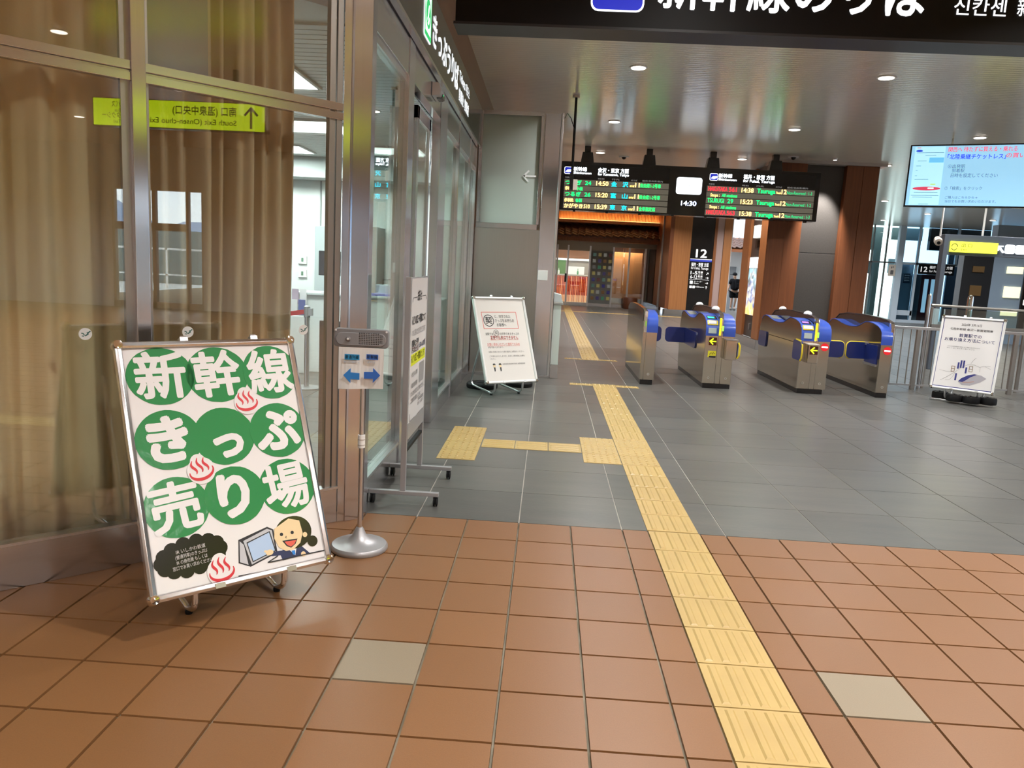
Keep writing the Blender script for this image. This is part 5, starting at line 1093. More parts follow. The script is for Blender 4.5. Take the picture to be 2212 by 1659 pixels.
def visor(root, x0, x1, domes=True, near=5.97):
    P_ = [(near, .72), (near, .93), (6.03, .99), (6.15, 1.015), (6.5, 1.035), (7.0, 1.045), (7.5, 1.035), (7.82, 1.0), (7.95, .94), (7.97, .86), (7.85, .78), (7.0, .74)]
    g_ = G(); g_.prism(P_, lambda a, b_, h: V((h, a, b_)), x0, x1); build(g_, 'smoked_visor', M_SMOKE, root, bev=.004)
    top = [(6.0, .985), (6.15, 1.016), (6.5, 1.037), (7.0, 1.047), (7.5, 1.037), (7.82, 1.002), (7.96, .93)]
    g_ = G()
    for k in range(len(top)-1):
        a, b_ = top[k], top[k+1]; g_.prism([a, b_, (b_[0], b_[1]+.012), (a[0], a[1]+.012)], lambda y, z, h: V((h, y, z)), x0-.006, x1+.006)
    build(g_, 'visor_rim', mat('visor_rim_bronze', (0.045, 0.036, 0.034), 0.22, 0.0, coat=0.4), root)
    g_ = G(); g_.prism([(near-.035, .70), (near-.035, .93), (near-.01, .985), (near+.05, 1.005), (near+.05, .70)], lambda y, z, h: V((h, y, z)), x0-.008, x1+.008); build(g_, 'chrome_end', M_CHROME, root, bev=.008)
    if domes:
        for y in (6.37, 7.51):
            g_ = G(); g_.lathe(((x0+x1)/2, y, 1.035 if y < 7 else 1.04), [(.055, 0), (.055, .012), (.045, .030), (.025, .042), (.005, .046)], 20); build(g_, 'white_dome', M_WHITE, root, True)
def reader(root, x0, x1, screen=E_LBLU):
    # follows the near slope of the blue top
    def S_(g_, y0, z0, y1, z1, a, b_, h, hh=.004):
        d_ = V((0, y1-y0, z1-z0)).normalized(); nn = V((0, -d_.z, d_.y)); g_.obox(V((0, y0, z0)), (1, 0, 0), d_, nn, (a, b_), (0, (V((0, y1-y0, z1-z0))).length), (hh, h))
    nn_ = .009
    g_ = G(); S_(g_, 5.948, .732, 5.952, .805, x0+.03, x1-.03, .016, .006); build(g_, 'reader_window', mat('reader_face', (0.45, 0.52, 0.50), 0.2), root, bev=.003)
    g_ = G(); S_(g_, 5.960, .835, 6.005, .893, x0+.012, x1-.012, .022, .006); build(g_, 'yellow_surround', M_YELP, root, bev=.008)
    g_ = G(); S_(g_, 5.965, .842, 6.000, .886, x0+.026, x1-.026, .026, .006); build(g_, 'ticket_slot', M_SILVER, root, bev=.006)
    g_ = G(); S_(g_, 6.03, .911, 6.13, .943, x0+.02, x1-.02, .011, .006); build(g_, 'status_screen', M_SMOKE, root); g_ = G(); S_(g_, 6.05, .919, 6.10, .934, x0+.03, x1-.05, .0125, .010); build(g_, 'screen_text', screen, root)
    g_ = G(); S_(g_, 7.35, .893, 7.62, .928, x0+.02, x1-.02, .012, .006); build(g_, 'far_reader', mat('far_reader_grey', (0.25, 0.26, 0.24), 0.2), root, bev=.002)
def flap(root, x0, x1, y, z0, z1, dr, yellow=False, nm='gate_flap'):
    """flap panel across the aisle: hinge side square, free side rounded"""
    r = .06; free = x1 if dr > 0 else x0; hin = x0 if dr > 0 else x1
    P_ = [(hin, z0), ]; c = free-dr*r
    P_ = [(hin, z0)]+[(c+dr*r*math.sin(PI/2*k/6), z0+r-r*math.cos(PI/2*k/6)) for k in range(7)]+[(c+dr*r*math.cos(PI/2*k/6), z1-r+r*math.sin(PI/2*k/6)) for k in range(7)]+[(hin, z1)]
    if dr < 0: P_ = P_[::-1]
    g_ = G(); g_.prism(P_, lambda a, b_, h: V((a, h, b_)), y-.012, y+.012); o = build(g_, nm, M_BLUED, root, bev=.004)
    if yellow:
        Q = P_ if dr > 0 else P_[::-1]; g2 = G()
        for k in range(1, len(Q)-1):
            a, b_ = V(Q[k]), V(Q[k+1])
            if (b_-a).length < 1e-5: continue
            g2.tube([(a.x, y, a.y), (b_.x, y, b_.y)], .010, 8)
        o2 = build(g2, 'yellow_edge', M_YELP, o); 
def fprint(root, mk, fn, nm): g_ = G(); fn(g_); return build(g_, nm, mk, root)
YFp = 5.943
FG = FXZ(YFp)
def noentry(root, cx_, cz):
    g_ = G(); g_.poly(FG, ring(cx_, cz, .052, 28), .002); nd_ = build(g_, 'no_entry_disc', mat('no_entry_red', (0.72, 0.015, 0.02), 0.3, emis=(0.7, 0.02, 0.03), es=.25), root)
    g_ = G(); g_.poly(FG, [(cx_-.040, cz-.010), (cx_+.040, cz-.010), (cx_+.040, cz+.010), (cx_-.040, cz+.010)], .003, .002); build(g_, 'no_entry_bar', E_WHITE, nd_)
def go_arrow(root, x0, x1, z0, z1, y=YFp):
    F_ = FXZ(y); g_ = G(); g_.poly(F_, rrect(x0, x1, z0, z1, .006), .003); ad_ = build(g_, 'arrow_display', mat('display_maroon', (0.07, 0.008, 0.006), 0.3), root)
    g_ = G(); w_, h_ = x1-x0, z1-z0; cz = (z0+z1)/2
    stroke(F_, g_, [(x1-.006, cz), (x0+.02, cz)], .017, .003, .005); stroke(F_, g_, [(x0+w_*.55, cz+h_*.38), (x0+.008, cz-.004)], .017, .003, .005); stroke(F_, g_, [(x0+w_*.55, cz-h_*.38), (x0+.008, cz+.004)], .017, .003, .005); build(g_, 'arrow', E_ARROW, ad_)
def keyhole(root, x, z=.14):
    g_ = G(); g_.lathe((x, YFp, z), [(.018, 0), (.018, .002)], 16, (0, -1, 0)); lk = build(g_, 'lock', mat('lock_grey', (0.55, 0.52, 0.46), 0.3, .6), root); g_ = G(); g_.box(x-.003, x+.003, YFp-.004, YFp-.001, z-.008, z+.008); build(g_, 'keyhole', M_INK, lk)
# gate 1 (leftmost, single width, dark end cover)
ga = thing('ticket_gate', 'leftmost single ticket gate with a steel side nearest the yellow paving', 'ticket gate', (2.08, 6.9, 0), None)
P1 = [(5.945, .70), (5.945, .94), (5.99, .99), (6.2, 1.01), (6.8, 1.03), (7.4, 1.032), (7.75, 1.01), (7.93, .95), (7.97, .85), (7.95, .69)]
module(ga, 1.99, 2.035, P1, cap=False); plinth(ga, 1.995, 2.16)
module(ga, 2.035, 2.18, capw=(2.037, 2.185)); 
g_ = G(); g_.prism([(6.0, .965), (6.2, 1.012), (6.8, 1.033), (7.4, 1.035), (7.75, 1.012), (7.93, .952), (7.9, .80), (7.2, .82), (6.0, .84)], lambda a, b_, h: V((h, a, b_)), 1.984, 2.04); build(g_, 'smoked_cover', M_SMOKE, ga, bev=.004)
g_ = G(); g_.box(2.0, 2.04, 5.93, 5.955, .90, .985); build(g_, 'chrome_end', M_CHROME, ga, bev=.006); g_ = G(); g_.box(2.008, 2.03, 5.935, 5.95, .78, .85); build(g_, 'status_light', lit('status_lime', (0.4, 0.75, 0.1), .7), ga)
g_ = G(); g_.box(2.0, 2.035, 5.935, 5.947, .70, .90); build(g_, 'light_column', M_ALU, ga)
keyhole(ga, 2.10); flap(ga, 2.18, 2.46, 7.45, .46, .69, 1)
# gate 2
gb_ = thing('ticket_gate', 'ticket gate with a yellow arrow and card sticker, second from the left', 'ticket gate', (3.0, 6.9, 0))
plinth(gb_, 2.83, 3.19); module(gb_, 2.82, 2.985); module(gb_, 3.055, 3.20, capw=(3.045, 3.205)); module(gb_, 2.985, 3.055, [(5.945, .70), (5.945, .74), (7.95, .74), (7.95, .69)], cap=False)
visor(gb_, 2.992, 3.03); reader(gb_, 2.82, 2.985, lit('screen_green', (0.0, 0.7, 0.45), 1.0))
g_ = G(); g_.box(2.988, 3.012, 5.92, 5.94, .80, .94); g_.box(2.988, 3.012, 5.92, 5.94, .71, .795); build(g_, 'yellow_label', lit('label_yellow', (0.85, 0.80, 0.02), .6), gb_, bev=.002)
g_ = G(); g_.box(3.022, 3.046, 5.925, 5.94, .77, .84); build(g_, 'status_light', lit('status_lime', (0.4, 0.75, 0.1), .7), gb_)
go_arrow(gb_, 2.870, 2.970, .575, .68)
g_ = G(); g_.poly(FG, rrect(2.868, 2.975, .435, .500, .004), .002); g_.poly(FG, rrect(2.866, 2.885, .415, .435, .002), .002); build(g_, 'card_sticker', mat('sticker_yellow', (0.75, 0.68, 0.03), 0.4), gb_)
g_ = G(); stroke(FG, g_, [(2.89, .45), (2.91, .48), (2.925, .455), (2.94, .485)], .008, .002, .003); stroke(FG, g_, [(2.945, .465), (2.96, .47)], .006, .002, .003); g_.poly(FG, rrect(2.885, 2.972, .410, .432, .002), .002); build(g_, 'sticker_print', M_INK, gb_)
keyhole(gb_, 2.90); keyhole(gb_, 3.13)
g_ = G(); g_.box(3.065, 3.21, 5.80, 5.945, .405, .665); build(g_, 'flap_housing', M_GATEST, gb_, bev=.006); g_ = G(); g_.box(3.06, 3.215, 5.79, 5.95, .665, .675); build(g_, 'housing_lid', M_ALU, gb_)
g_ = G(); g_.prism(rrect(5.80, 5.97, .43, .65, .03), lambda a, b_, h: V((h, a, b_)), 3.21, 3.222); build(g_, 'gate_flap', M_BLUED, gb_); g_ = G(); g_.tube([(3.222, 5.80, .64), (3.24, 5.785, .60), (3.24, 5.785, .47), (3.222, 5.80, .43)], .012, 8); build(g_, 'yellow_edge', M_YELP, gb_, True)
flap(gb_, 2.52, 2.82, 7.45, .46, .69, -1)
g_ = G(); g_.prism(rrect(6.35, 6.62, .46, .69, .05), lambda a, b_, h: V((h, a, b_)), 2.80, 2.818) if False else g_.prism(rrect(6.55, 7.43, .46, .69, .06), lambda a, b_, h: V((h, a, b_)), 2.806, 2.819); build(g_, 'gate_flap', M_BLUED, gb_)
# gate 3
gc = thing('ticket_gate', 'ticket gate with a yellow arrow and a no entry disc, third from the left', 'ticket gate', (4.2, 6.9, 0))
plinth(gc, 4.08, 4.41); module(gc, 4.07, 4.235); module(gc, 4.30, 4.45, capw=(4.292, 4.455)); module(gc, 4.235, 4.30, [(5.945, .70), (5.945, .74), (7.95, .74), (7.95, .69)], cap=False)
visor(gc, 4.245, 4.28); reader(gc, 4.07, 4.235, lit('screen_violet', (0.25, 0.1, 0.9), 1.0))
g_ = G(); g_.box(4.238, 4.262, 5.92, 5.94, .80, .94); g_.box(4.238, 4.262, 5.92, 5.94, .71, .795); build(g_, 'yellow_label', MATS['label_yellow'], gc, bev=.002)
g_ = G(); g_.box(4.268, 4.29, 5.925, 5.94, .75, .82); build(g_, 'status_light', MATS['status_lime'], gc)
g_ = G(); g_.box(4.135, 4.268, 5.82, 5.945, .42, .66); build(g_, 'flap_housing', M_GATEST, gc, bev=.006); g_ = G(); g_.box(4.13, 4.272, 5.81, 5.95, .66, .672); build(g_, 'housing_lid', M_CREAM, gc)
go_arrow(gc, 4.155, 4.258, .535, .645, 5.818); noentry(gc, 4.385, .63); keyhole(gc, 4.15); keyhole(gc, 4.37)
g_ = G(); g_.prism(rrect(5.84, 6.20, .44, .70, .05), lambda a, b_, h: V((h, a, b_)), 4.052, 4.068); build(g_, 'gate_flap', M_BLUED, gc); g_ = G(); g_.tube([(4.06, 6.10, .705), (4.06, 5.90, .695), (4.06, 5.84, .65), (4.06, 5.83, .56), (4.06, 5.84, .48), (4.06, 5.88, .44)], .011, 8); build(g_, 'yellow_edge', M_YELP, gc, True)
g_ = G(); g_.prism(rrect(7.50, 7.90, .46, .69, .05), lambda a, b_, h: V((h, a, b_)), 4.052, 4.068); build(g_, 'gate_flap', M_BLUED, gc)
g_ = G(); g_.box(4.06, 4.068, 6.20, 7.5, .655, .66); build(g_, 'seam', M_BLACK, gc)
flap(gc, 4.45, 4.82, 6.42, .46, .685, 1, True)
# gate 4
gd_ = thing('ticket_gate', 'rightmost ticket gate with one no entry disc beside the fence', 'ticket gate', (5.18, 6.9, 0))
plinth(gd_, 5.11, 5.25); module(gd_, 5.11, 5.262, capw=(5.105, 5.25)); visor(gd_, 5.235, 5.268, domes=False, near=6.0)
noentry(gd_, 5.20, .625); keyhole(gd_, 5.19); flap(gd_, 4.85, 5.11, 6.42, .46, .69, -1, True)
g_ = G(); g_.box(5.10, 5.112, 6.02, 6.40, .42, .68); build(g_, 'flap_recess', M_BLUED, gd_); g_ = G(); g_.box(5.095, 5.115, 6.02, 6.42, .40, .43); g_.box(5.09, 5.115, 6.38, 6.43, .66, .70); build(g_, 'hinge_plate', M_ALU, gd_)

# ------------------------------------------------------------ fence and balustrade right of the gates
fe = thing('barrier_fence', 'grey metal bar fence right of the ticket gates', 'fence', (6.8, 7, 0))
g_ = G(); g_.box(5.32, 10.5, 6.985, 7.025, .87, .91); build(g_, 'top_rail', M_ALU, fe, bev=.004); g_ = G(); g_.box(5.32, 10.5, 6.99, 7.02, .05, .075); build(g_, 'bottom_rail', M_ALU, fe)
x = 5.40; k = 0
while x < 10.4:
    if min(abs(x-6.08), abs(x-7.46), abs(x-8.84)) > .05:
        g_ = G(); g_.tube([(x, 7.005, .07), (x, 7.005, .875)], .010, 8)
        if k == 0: b0 = build(g_, 'bar', M_STEELD, fe); bx0 = x
        else: o = b0.copy(); COL.objects.link(o); o.location = V((x-bx0, 0, 0))
        k += 1
    x += .115
for x in (6.08, 7.46, 8.84):
    g_ = G(); g_.box(x-.03, x+.03, 6.98, 7.03, 0, .87); build(g_, 'post', M_STEELD, fe, bev=.003)
tp = thing('tall_steel_post', 'tall round steel post where the fence meets the glass balustrade', 'post', (6.2, 6.95, 0)); g_ = G(); g_.tube([(6.205, 7.08, 0), (6.205, 7.08, 1.37)], .026, 14); build(g_, 'shaft', M_STEEL, tp, True); g_ = G(); g_.tube([(6.205, 7.08, 1.37), (6.205, 7.08, 1.385)], [.026, .018], 14); build(g_, 'cap', M_CHROME, tp, True)
gbx = thing('glass_balustrade', 'glass balustrade with a dark steel handrail behind the fence', 'balustrade', (7.5, 7.25, 0))
g_ = G(); g_.tube([(6.32, 7.25, 1.225), (10.5, 7.25, 1.18)], .02, 10); build(g_, 'handrail', M_STEELD, gbx, True); g_ = G(); g_.box(6.34, 10.5, 7.245, 7.257, .95, 1.18); build(g_, 'glass_pane', M_GLASSG, gbx)
g_ = G(); g_.box(6.34, 10.5, 7.235, 7.265, .9, .95); build(g_, 'lower_rail', M_STEELD, gbx)
for x in (6.34, 7.7, 9.06, 10.4): g_ = G(); g_.box(x-.015, x+.015, 7.235, 7.265, 0, 1.2); build(g_, 'upright', M_STEELD, gbx)
bo = thing('steel_bollard', 'round steel bollard with domed top behind the balustrade', 'bollard', (6.95, 7.45, 0)); g_ = G(); g_.lathe((6.98, 7.45, 0), [(.045, 0), (.045, 1.33), (.04, 1.375), (.02, 1.395), (.002, 1.40)], 18); build(g_, 'shaft', M_CHROME, bo, True)

# ------------------------------------------------------------ departure board
YB = 11.3
db = thing('departure_board', 'wide black hanging departure board with LED rows and a small clock', 'departure board', (3.4, YB+.1, 2.64))
g_ = G(); g_.box(.83, 5.88, YB, YB+.32, 2.64, 3.58); build(g_, 'housing', M_BLACK, db, bev=.01)
for x in (1.33, 2.55, 3.8, 5.02):
    g_ = G(); g_.prism([(x-.13, 3.58), (x+.13, 3.58), (x+.10, 3.78), (x-.10, 3.78)], lambda a, b_, h: V((a, h, b_)), YB+.06, YB+.26); g_.box(x-.06, x+.06, YB+.1, YB+.22, 3.78, CEIL); build(g_, 'hanger', M_BLACK, db, bev=.006)
for k in range(8):
    g_ = G(); x = 1.1+k*.65; g_.box(x, x+.05, YB+.02, YB+.08, 2.615, 2.64); build(g_, 'latch', M_BLACK, db)
FB_ = FXZ(YB-.001)
for x0, x1 in ((.90, 2.955), (3.70, 5.79)):
    g_ = G()
    for z1, z0 in ((3.235, 3.125), (3.115, 3.022), (3.012, 2.900), (2.888, 2.795), (2.780, 2.672)): g_.poly(FB_, [(x0, z0), (x1, z0), (x1, z1), (x0, z1)], .004)
    build(g_, 'led_rows', M_ROWBAR, db)
    g_ = G(); g_.poly(FB_, [(x0+.35, 3.30), (x1, 3.30), (x1, 3.52), (x0+.35, 3.52)], .002); build(g_, 'header_panel', mat('header_black', (0.004, 0.004, 0.004), 0.3), db)
FT = lambda a, b_, n: V((a, YB-.009, b_))
gw, gg_, gy, gr_, gbk = G(), G(), G(), G(), G()
for x0, kj, kr, en, k0 in ((.88, '新幹線', '金沢・東京 方面', 'for Kanazawa, Tokyo', 0), (3.72, '新幹線', '福井・敦賀 方面', 'for Fukui, Tsuruga', 1)):
    gw.fit(FT, kj, x0+.19, x0+.45, 3.405, .085, bold=.012); gw.fit(FT, 'Shinkansen', x0+.19, x0+.54, 3.345, .062, bold=.008)
    gw.fit(FT, kr, x0+.67, x0+1.27, 3.40, .095, bold=.015); gw.fit(FT, en, x0+.67, x0+1.28, 3.335, .072, bold=.008)
for x0 in (.885, 3.735):
    g_ = G(); g_.poly(FB_, rrect(x0, x0+.165, 3.335, 3.475, .03), .004); build(g_, 'icon_frame', E_WHITE, db)
    g_ = G(); g_.poly(FB_, rrect(x0+.012, x0+.153, 3.347, 3.463, .022), .006); build(g_, 'icon_ground', E_BLUE, db)
for x0 in (.885, 3.735): gw.poly(FB_, [(x0+.02, 3.375), (x0+.06, 3.42), (x0+.145, 3.425), (x0+.145, 3.385), (x0+.09, 3.365)], .008)
build(gw, 'header_lettering', E_WHITE, db)
g_ = G()
for x0 in (.88, 3.70):
    for a, b_, s_ in ((.03, .14, '列車名'), (.68, .80, '時刻'), (.95, 1.1, '行先'), (1.33, 1.45, 'のりば'), (1.55, 1.95, '編成/自由席/案内')): g_.fit(FT, s_, x0+a, x0+b_, 3.255, .035)
build(g_, 'column_captions', E_DIMG, db)
rows = ((3.14, 'つるぎ', '24', '14:50', '金', '沢', '自由席1-2号車', gg_, gg_), (2.918, 'つるぎ', '26', '15:20', '富', '山', '自由席1-2号車', gg_, gg_), (2.690, 'かがやき', '510', '15:39', '東', '京', '全車指定席', gy, gg_))
for z, nm, no, tm_, a, b_, rs, c1, c2 in rows:
    c1.fit(FT, nm, .92, 1.24 if len(nm) == 3 else 1.29, z, .095, bold=.03); c1.fit(FT, no, 1.31, 1.43, z, .105, bold=.02); gy.fit(FT, tm_, 1.53, 1.77, z, .118, bold=.03)
    gbk.fit(FT, a, 1.825, 1.935, z, .105, bold=.02); gbk.fit(FT, b_, 2.05, 2.16, z, .105, bold=.02); gy.fit(FT, 'のりば', 2.19, 2.28, z, .045, bold=.03); gy.fit(FT, '11', 2.295, 2.385, z, .12, bold=.03); c2.fit(FT, rs, 2.40, 2.80 if len(rs) > 6 else 2.72, z+.005, .085, bold=.004)
gy.fit(FT, '停車駅:', .92, 1.10, 3.033, .075, bold=.02); gg_.fit(FT, '小松', 1.14, 1.27, 3.033, .075, bold=.02); gy.fit(FT, '停車駅:', .92, 1.10, 2.806, .075, bold=.02); gg_.fit(FT, '各駅', 1.14, 1.27, 2.806, .075, bold=.02)
for z, nm, no, tm_, rs, c1 in ((3.14, 'HAKUTAKA', '561', '14:38', 'Non-Reserved : 1-3', gr_), (2.918, 'TSURUGI', '29', '15:23', 'Non-Reserved : 1-2', gg_), (2.690, 'HAKUTAKA', '563', '15:38', 'Non-Reserved : 1-3', gr_)):
    c1.fit(FT, nm, 3.73, 4.10 if nm[0] == 'H' else 4.05, z, .118, bold=.006); c1.fit(FT, no, 4.13 if len(no) == 3 else 4.12, 4.28 if len(no) == 3 else 4.23, z, .118, bold=.006); gy.fit(FT, tm_, 4.375, 4.61, z, .118, bold=.03)
    gg_.fit(FT, 'Tsuruga', 4.68, 5.03, z, .118, bold=.025); gy.fit(FT, 'Track', 5.045, 5.14, z, .055, bold=.02); gy.fit(FT, '12', 5.15, 5.25, z, .12, bold=.03); gg_.fit(FT, rs, 5.26, 5.74, z, .085)
for z in (3.033, 2.806): gy.fit(FT, 'Stops :', 3.78, 3.96, z, .085, bold=.015); gg_.fit(FT, 'All stations', 4.0, 4.30, z, .085, bold=.015)
build(gg_, 'green_led_text', E_LGRN, db); build(gy, 'amber_led_text', E_LYEL, db); build(gr_, 'red_led_text', E_LRED, db); build(gbk, 'blue_green_led_text', E_LBLU, db)
g_ = G(); g_.poly(FB_, rrect(3.10, 3.60, 3.05, 3.375, .05), .006); build(g_, 'clock_light', lit('clock_white', (0.9, 0.97, 1.0), 1.6), db)
g_ = G(); g_.box(3.34, 3.375, YB-.009, YB-.007, 3.205, 3.214); build(g_, 'clock_mark', M_CYAN, db)
g_ = G(); g_.fit(FT, '14:30', 3.22, 3.52, 2.835, .125, bold=.03); build(g_, 'clock_digits', lit('digit_white', (0.8, 0.85, 1.0), 1.3), db)
# black hanging pole with camera box
hp = thing('hanging_camera_pole', 'thin black ceiling pole with a small beige box near the steel partition', 'camera', (.94, 7.0, 2.6))
g_ = G(); g_.tube([(.945, 7.0, 2.82), (.94, 7.0, CEIL)], .019, 12); build(g_, 'pole', M_BLACK, hp, True); g_ = G(); g_.lathe((.94, 7, CEIL-.03), [(.05, 0), (.05, .03)], 16); build(g_, 'ceiling_plate', M_CREAM, hp)
g_ = G(); g_.box(.915, .965, 6.97, 7.05, 2.60, 2.84); build(g_, 'bracket', M_BLACK, hp, bev=.004); g_ = G(); g_.prism([(6.96, 2.60), (7.06, 2.62), (7.06, 2.76), (6.96, 2.74)], lambda a, b_, h: V((h, a, b_)), .965, 1.03); build(g_, 'box', M_CREAM, hp, bev=.006)
g_ = G(); g_.tube([(.79, 6.2, 3.44), (.82, 6.5, 3.56), (.88, 6.85, 3.56), (.93, 6.98, 3.46), (.94, 6.98, 3.3)], .006, 6); build(g_, 'cable', M_BLACK, hp)

# ------------------------------------------------------------ TV screen
D_ = V((.924, -.383, 0)).normalized(); NT = V((-.383, -.924, 0)).normalized(); OT = V((4.758, 5.0, 0))
tv = thing('wall_screen', 'large pale blue information screen hanging at the upper right', 'screen', OT+D_*.6+V((0, 0, 2.39)))
def TF(a, b_, n): return OT+D_*a+NT*n+V((0, 0, b_))
g_ = G(); g_.obox(OT, D_, NT, (0, 0, 1), (0, 1.24), (-.07, 0), (2.39, 3.085)); build(g_, 'bezel', M_BLACK, tv, bev=.006)
g_ = G(); g_.obox(OT, D_, NT, (0, 0, 1), (.016, 1.224), (0, .002), (2.408, 3.068)); build(g_, 'screen', E_TV, tv)
g_ = G(); g_.obox(OT, D_, NT, (0, 0, 1), (.4, 2.0), (-.13, -.08), (2.68, 2.76)); build(g_, 'support_arm', M_BLACK, tv)
g_ = G(); g_.obox(OT, D_, NT, (0, 0, 1), (2.0, 2.1), (-.15, -.05), (0, 2.9)); build(g_, 'support_post', M_BLACK, tv)
g_ = G(); g_.poly(TF, [(.05, 2.415), (.355, 2.415), (.355, 3.06), (.05, 3.06)], .0032); build(g_, 'phone_picture', lit('tv_lighter', (0.42, 0.78, 0.95), .95), tv)
g_ = G(); g_.poly(TF, [(.205, 2.885), (.352, 2.885), (.352, 2.94), (.205, 2.94)], .0045); build(g_, 'blue_button', E_TV2, tv)
g_ = G(); g_.poly(TF, ring(.212, 2.597, .142, 28, .021), .0045); g_.fit(lambda a, b_, n: TF(a, b_, .004), '関西へ 待たずに買える・乗れる', .385, 1.046, 3.005, .058, bold=.01); g_.fit(lambda a, b_, n: TF(a, b_, .004), 'の買い方', .95, 1.19, 2.935, .058, bold=.01); g_.poly(TF, [(.07, 3.045), (.11, 3.045), (.11, 3.052), (.07, 3.052)], .0045); build(g_, 'red_print', lit('tv_red', (0.62, 0.05, 0.10), .9), tv)
g_ = G(); g_.poly(TF, rrect(.225, .285, 2.813-.22, 2.813-.205, .005), .006); build(g_, 'button_text', E_WHITE, tv)
g_ = G(); FTv = lambda a, b_, n: TF(a, b_, .004); g_.fit(FTv, '「北陸乗継チケットレス」', .385, .946, 2.925, .060, bold=.02); g_.poly(TF, ring(.095, 3.015, .035, 18, .012), .0045); build(g_, 'blue_print', lit('tv_navy', (0.02, 0.06, 0.60), .9), tv)
g_ = G(); g_.fit(FTv, '⑥出発駅', .40, .57, 2.825, .046); g_.fit(FTv, '到着駅', .445, .57, 2.778, .046); g_.fit(FTv, '日時を設定してください', .440, .895, 2.725, .048); g_.fit(FTv, '⑦「検索」をクリック', .395, .763, 2.585, .044); g_.fit(FTv, 'ご購入はこちらから→', .412, .73, 2.488, .034); g_.fit(FTv, '当日でもお買い求めいただけます。', .415, .915, 2.445, .034)
for z, a, b_ in ((2.995, .07, .345), (2.965, .16, .27), (2.905, .09, .18), (2.85, .08, .13), (2.80, .08, .10), (2.74, .08, .10), (2.70, .08, .22), (2.555, .09, .33), (2.50, .08, .28), (2.52, .06, .345), (2.425, .15, .25)): stroke(TF, g_, [(a, z), (b_, z)], .004, .002, .0045)
build(g_, 'dark_print', lit('tv_dark', (0.05, 0.13, 0.22), .8), tv)
g_ = G(); g_.poly(TF, [(.245, 2.638), (.30, 2.638), (.30, 2.652), (.245, 2.652)], .0045); build(g_, 'green_tag', lit('tv_lime', (0.5, 0.8, 0.25), .8), tv)

# ------------------------------------------------------------ big overhead sign
YSg = .5
bsn = thing('overhead_sign', 'wide black overhead sign with large white characters at the top edge', 'sign', (1.9, YSg+.1, 2.893))
g_ = G(); g_.box(.05, 4.9, YSg, YSg+.22, 2.895, 3.45); build(g_, 'housing', mat('overhead_sign_black', (0.005, 0.0045, 0.0045), 0.4, spec=0.15), bsn, bev=.006)
g_ = G(); g_.box(.04, 4.91, YSg-.004, YSg+.224, 2.885, 2.9); build(g_, 'lower_trim', mat('sign_trim', (0.02, 0.02, 0.022), 0.35, spec=0.3), bsn)
FS_ = FXZ(YSg-.001)
g_ = G(); g_.poly(FS_, rrect(.846, 1.158, 2.985, 3.30, .045), .003); build(g_, 'icon_frame', E_WHITE, bsn)
g_ = G(); g_.poly(FS_, rrect(.856, 1.148, 2.995, 3.29, .038), .005); build(g_, 'icon_ground', E_BLUE, bsn)
g_ = G(); g_.poly(FS_, [(.88, 3.10), (.95, 3.16), (1.12, 3.18), (1.12, 3.12), (1.0, 3.08)], .007); g_.fit(FXZ(YSg-.003), '新幹線のりば', 1.235, 2.775, 3.035, .275, bold=.025); g_.fit(FXZ(YSg-.003), '신칸센', 2.93, 3.225, 3.045, .105, bold=.01); g_.fit(FXZ(YSg-.003), '新干线', 3.285, 3.58, 3.05, .105, bold=.01); g_.fit(FXZ(YSg-.003), 'Shinkansen', 2.93, 3.6, 3.19, .13, bold=.015); build(g_, 'lettering', E_WHITE, bsn)
for x in (.9, 2.5, 4.1): g_ = G(); g_.box(x-.04, x+.04, YSg+.07, YSg+.15, 3.45, CEIL); build(g_, 'hanger', M_BLACK, bsn)
# yellow exit sign (right of the camera, facing left: seen mirrored in the glass)
ys = thing('exit_sign', 'long lime yellow hanging exit sign with an arrow, mirrored in the left glass', 'sign', (6.1, -4.15, 3.1))
g_ = G(); g_.box(6.0, 6.14, -5.36, -2.96, 3.09, 3.46); build(g_, 'housing', M_BLACK, ys)
g_ = G(); g_.box(5.985, 6.0, -5.34, -2.98, 3.10, 3.45); build(g_, 'face', E_YSIGN2, ys)
FE = lambda a, b_, n: V((5.984-n, a, b_))
FEr = lambda a, b_, n: V((5.982, -a, b_))      # text reads left-to-right for a viewer on the -X side
g_ = G(); g_.fit(FEr, '南口 (温泉中央口)', 3.36, 4.24, 3.29, .13, bold=.02); g_.fit(FEr, 'South Exit (Onsen-chuo Exit)', 3.36, 4.62, 3.16, .10, bold=.01); g_.fit(FEr, 'バス', 4.96, 5.08, 3.345, .09, bold=.01); g_.fit(FEr, 'Bus', 4.96, 5.04, 3.28, .06); g_.fit(FEr, 'タクシー', 4.96, 5.22, 3.20, .09, bold=.01); g_.fit(FEr, 'Taxi', 4.96, 5.06, 3.135, .06)
FA = lambda a, b_, n: V((5.984-n, -a, b_)); stroke(FA, g_, [(3.16, 3.13), (3.16, 3.40)], .03, 0, .002); stroke(FA, g_, [(3.07, 3.30), (3.165, 3.405)], .03, 0, .002); stroke(FA, g_, [(3.25, 3.30), (3.155, 3.405)], .03, 0, .002); build(g_, 'lettering', M_INK, ys)
for y in (-4.9, -3.4): g_ = G(); g_.box(6.04, 6.10, y-.03, y+.03, 3.46, CEIL); build(g_, 'hanger', M_BLACK, ys)

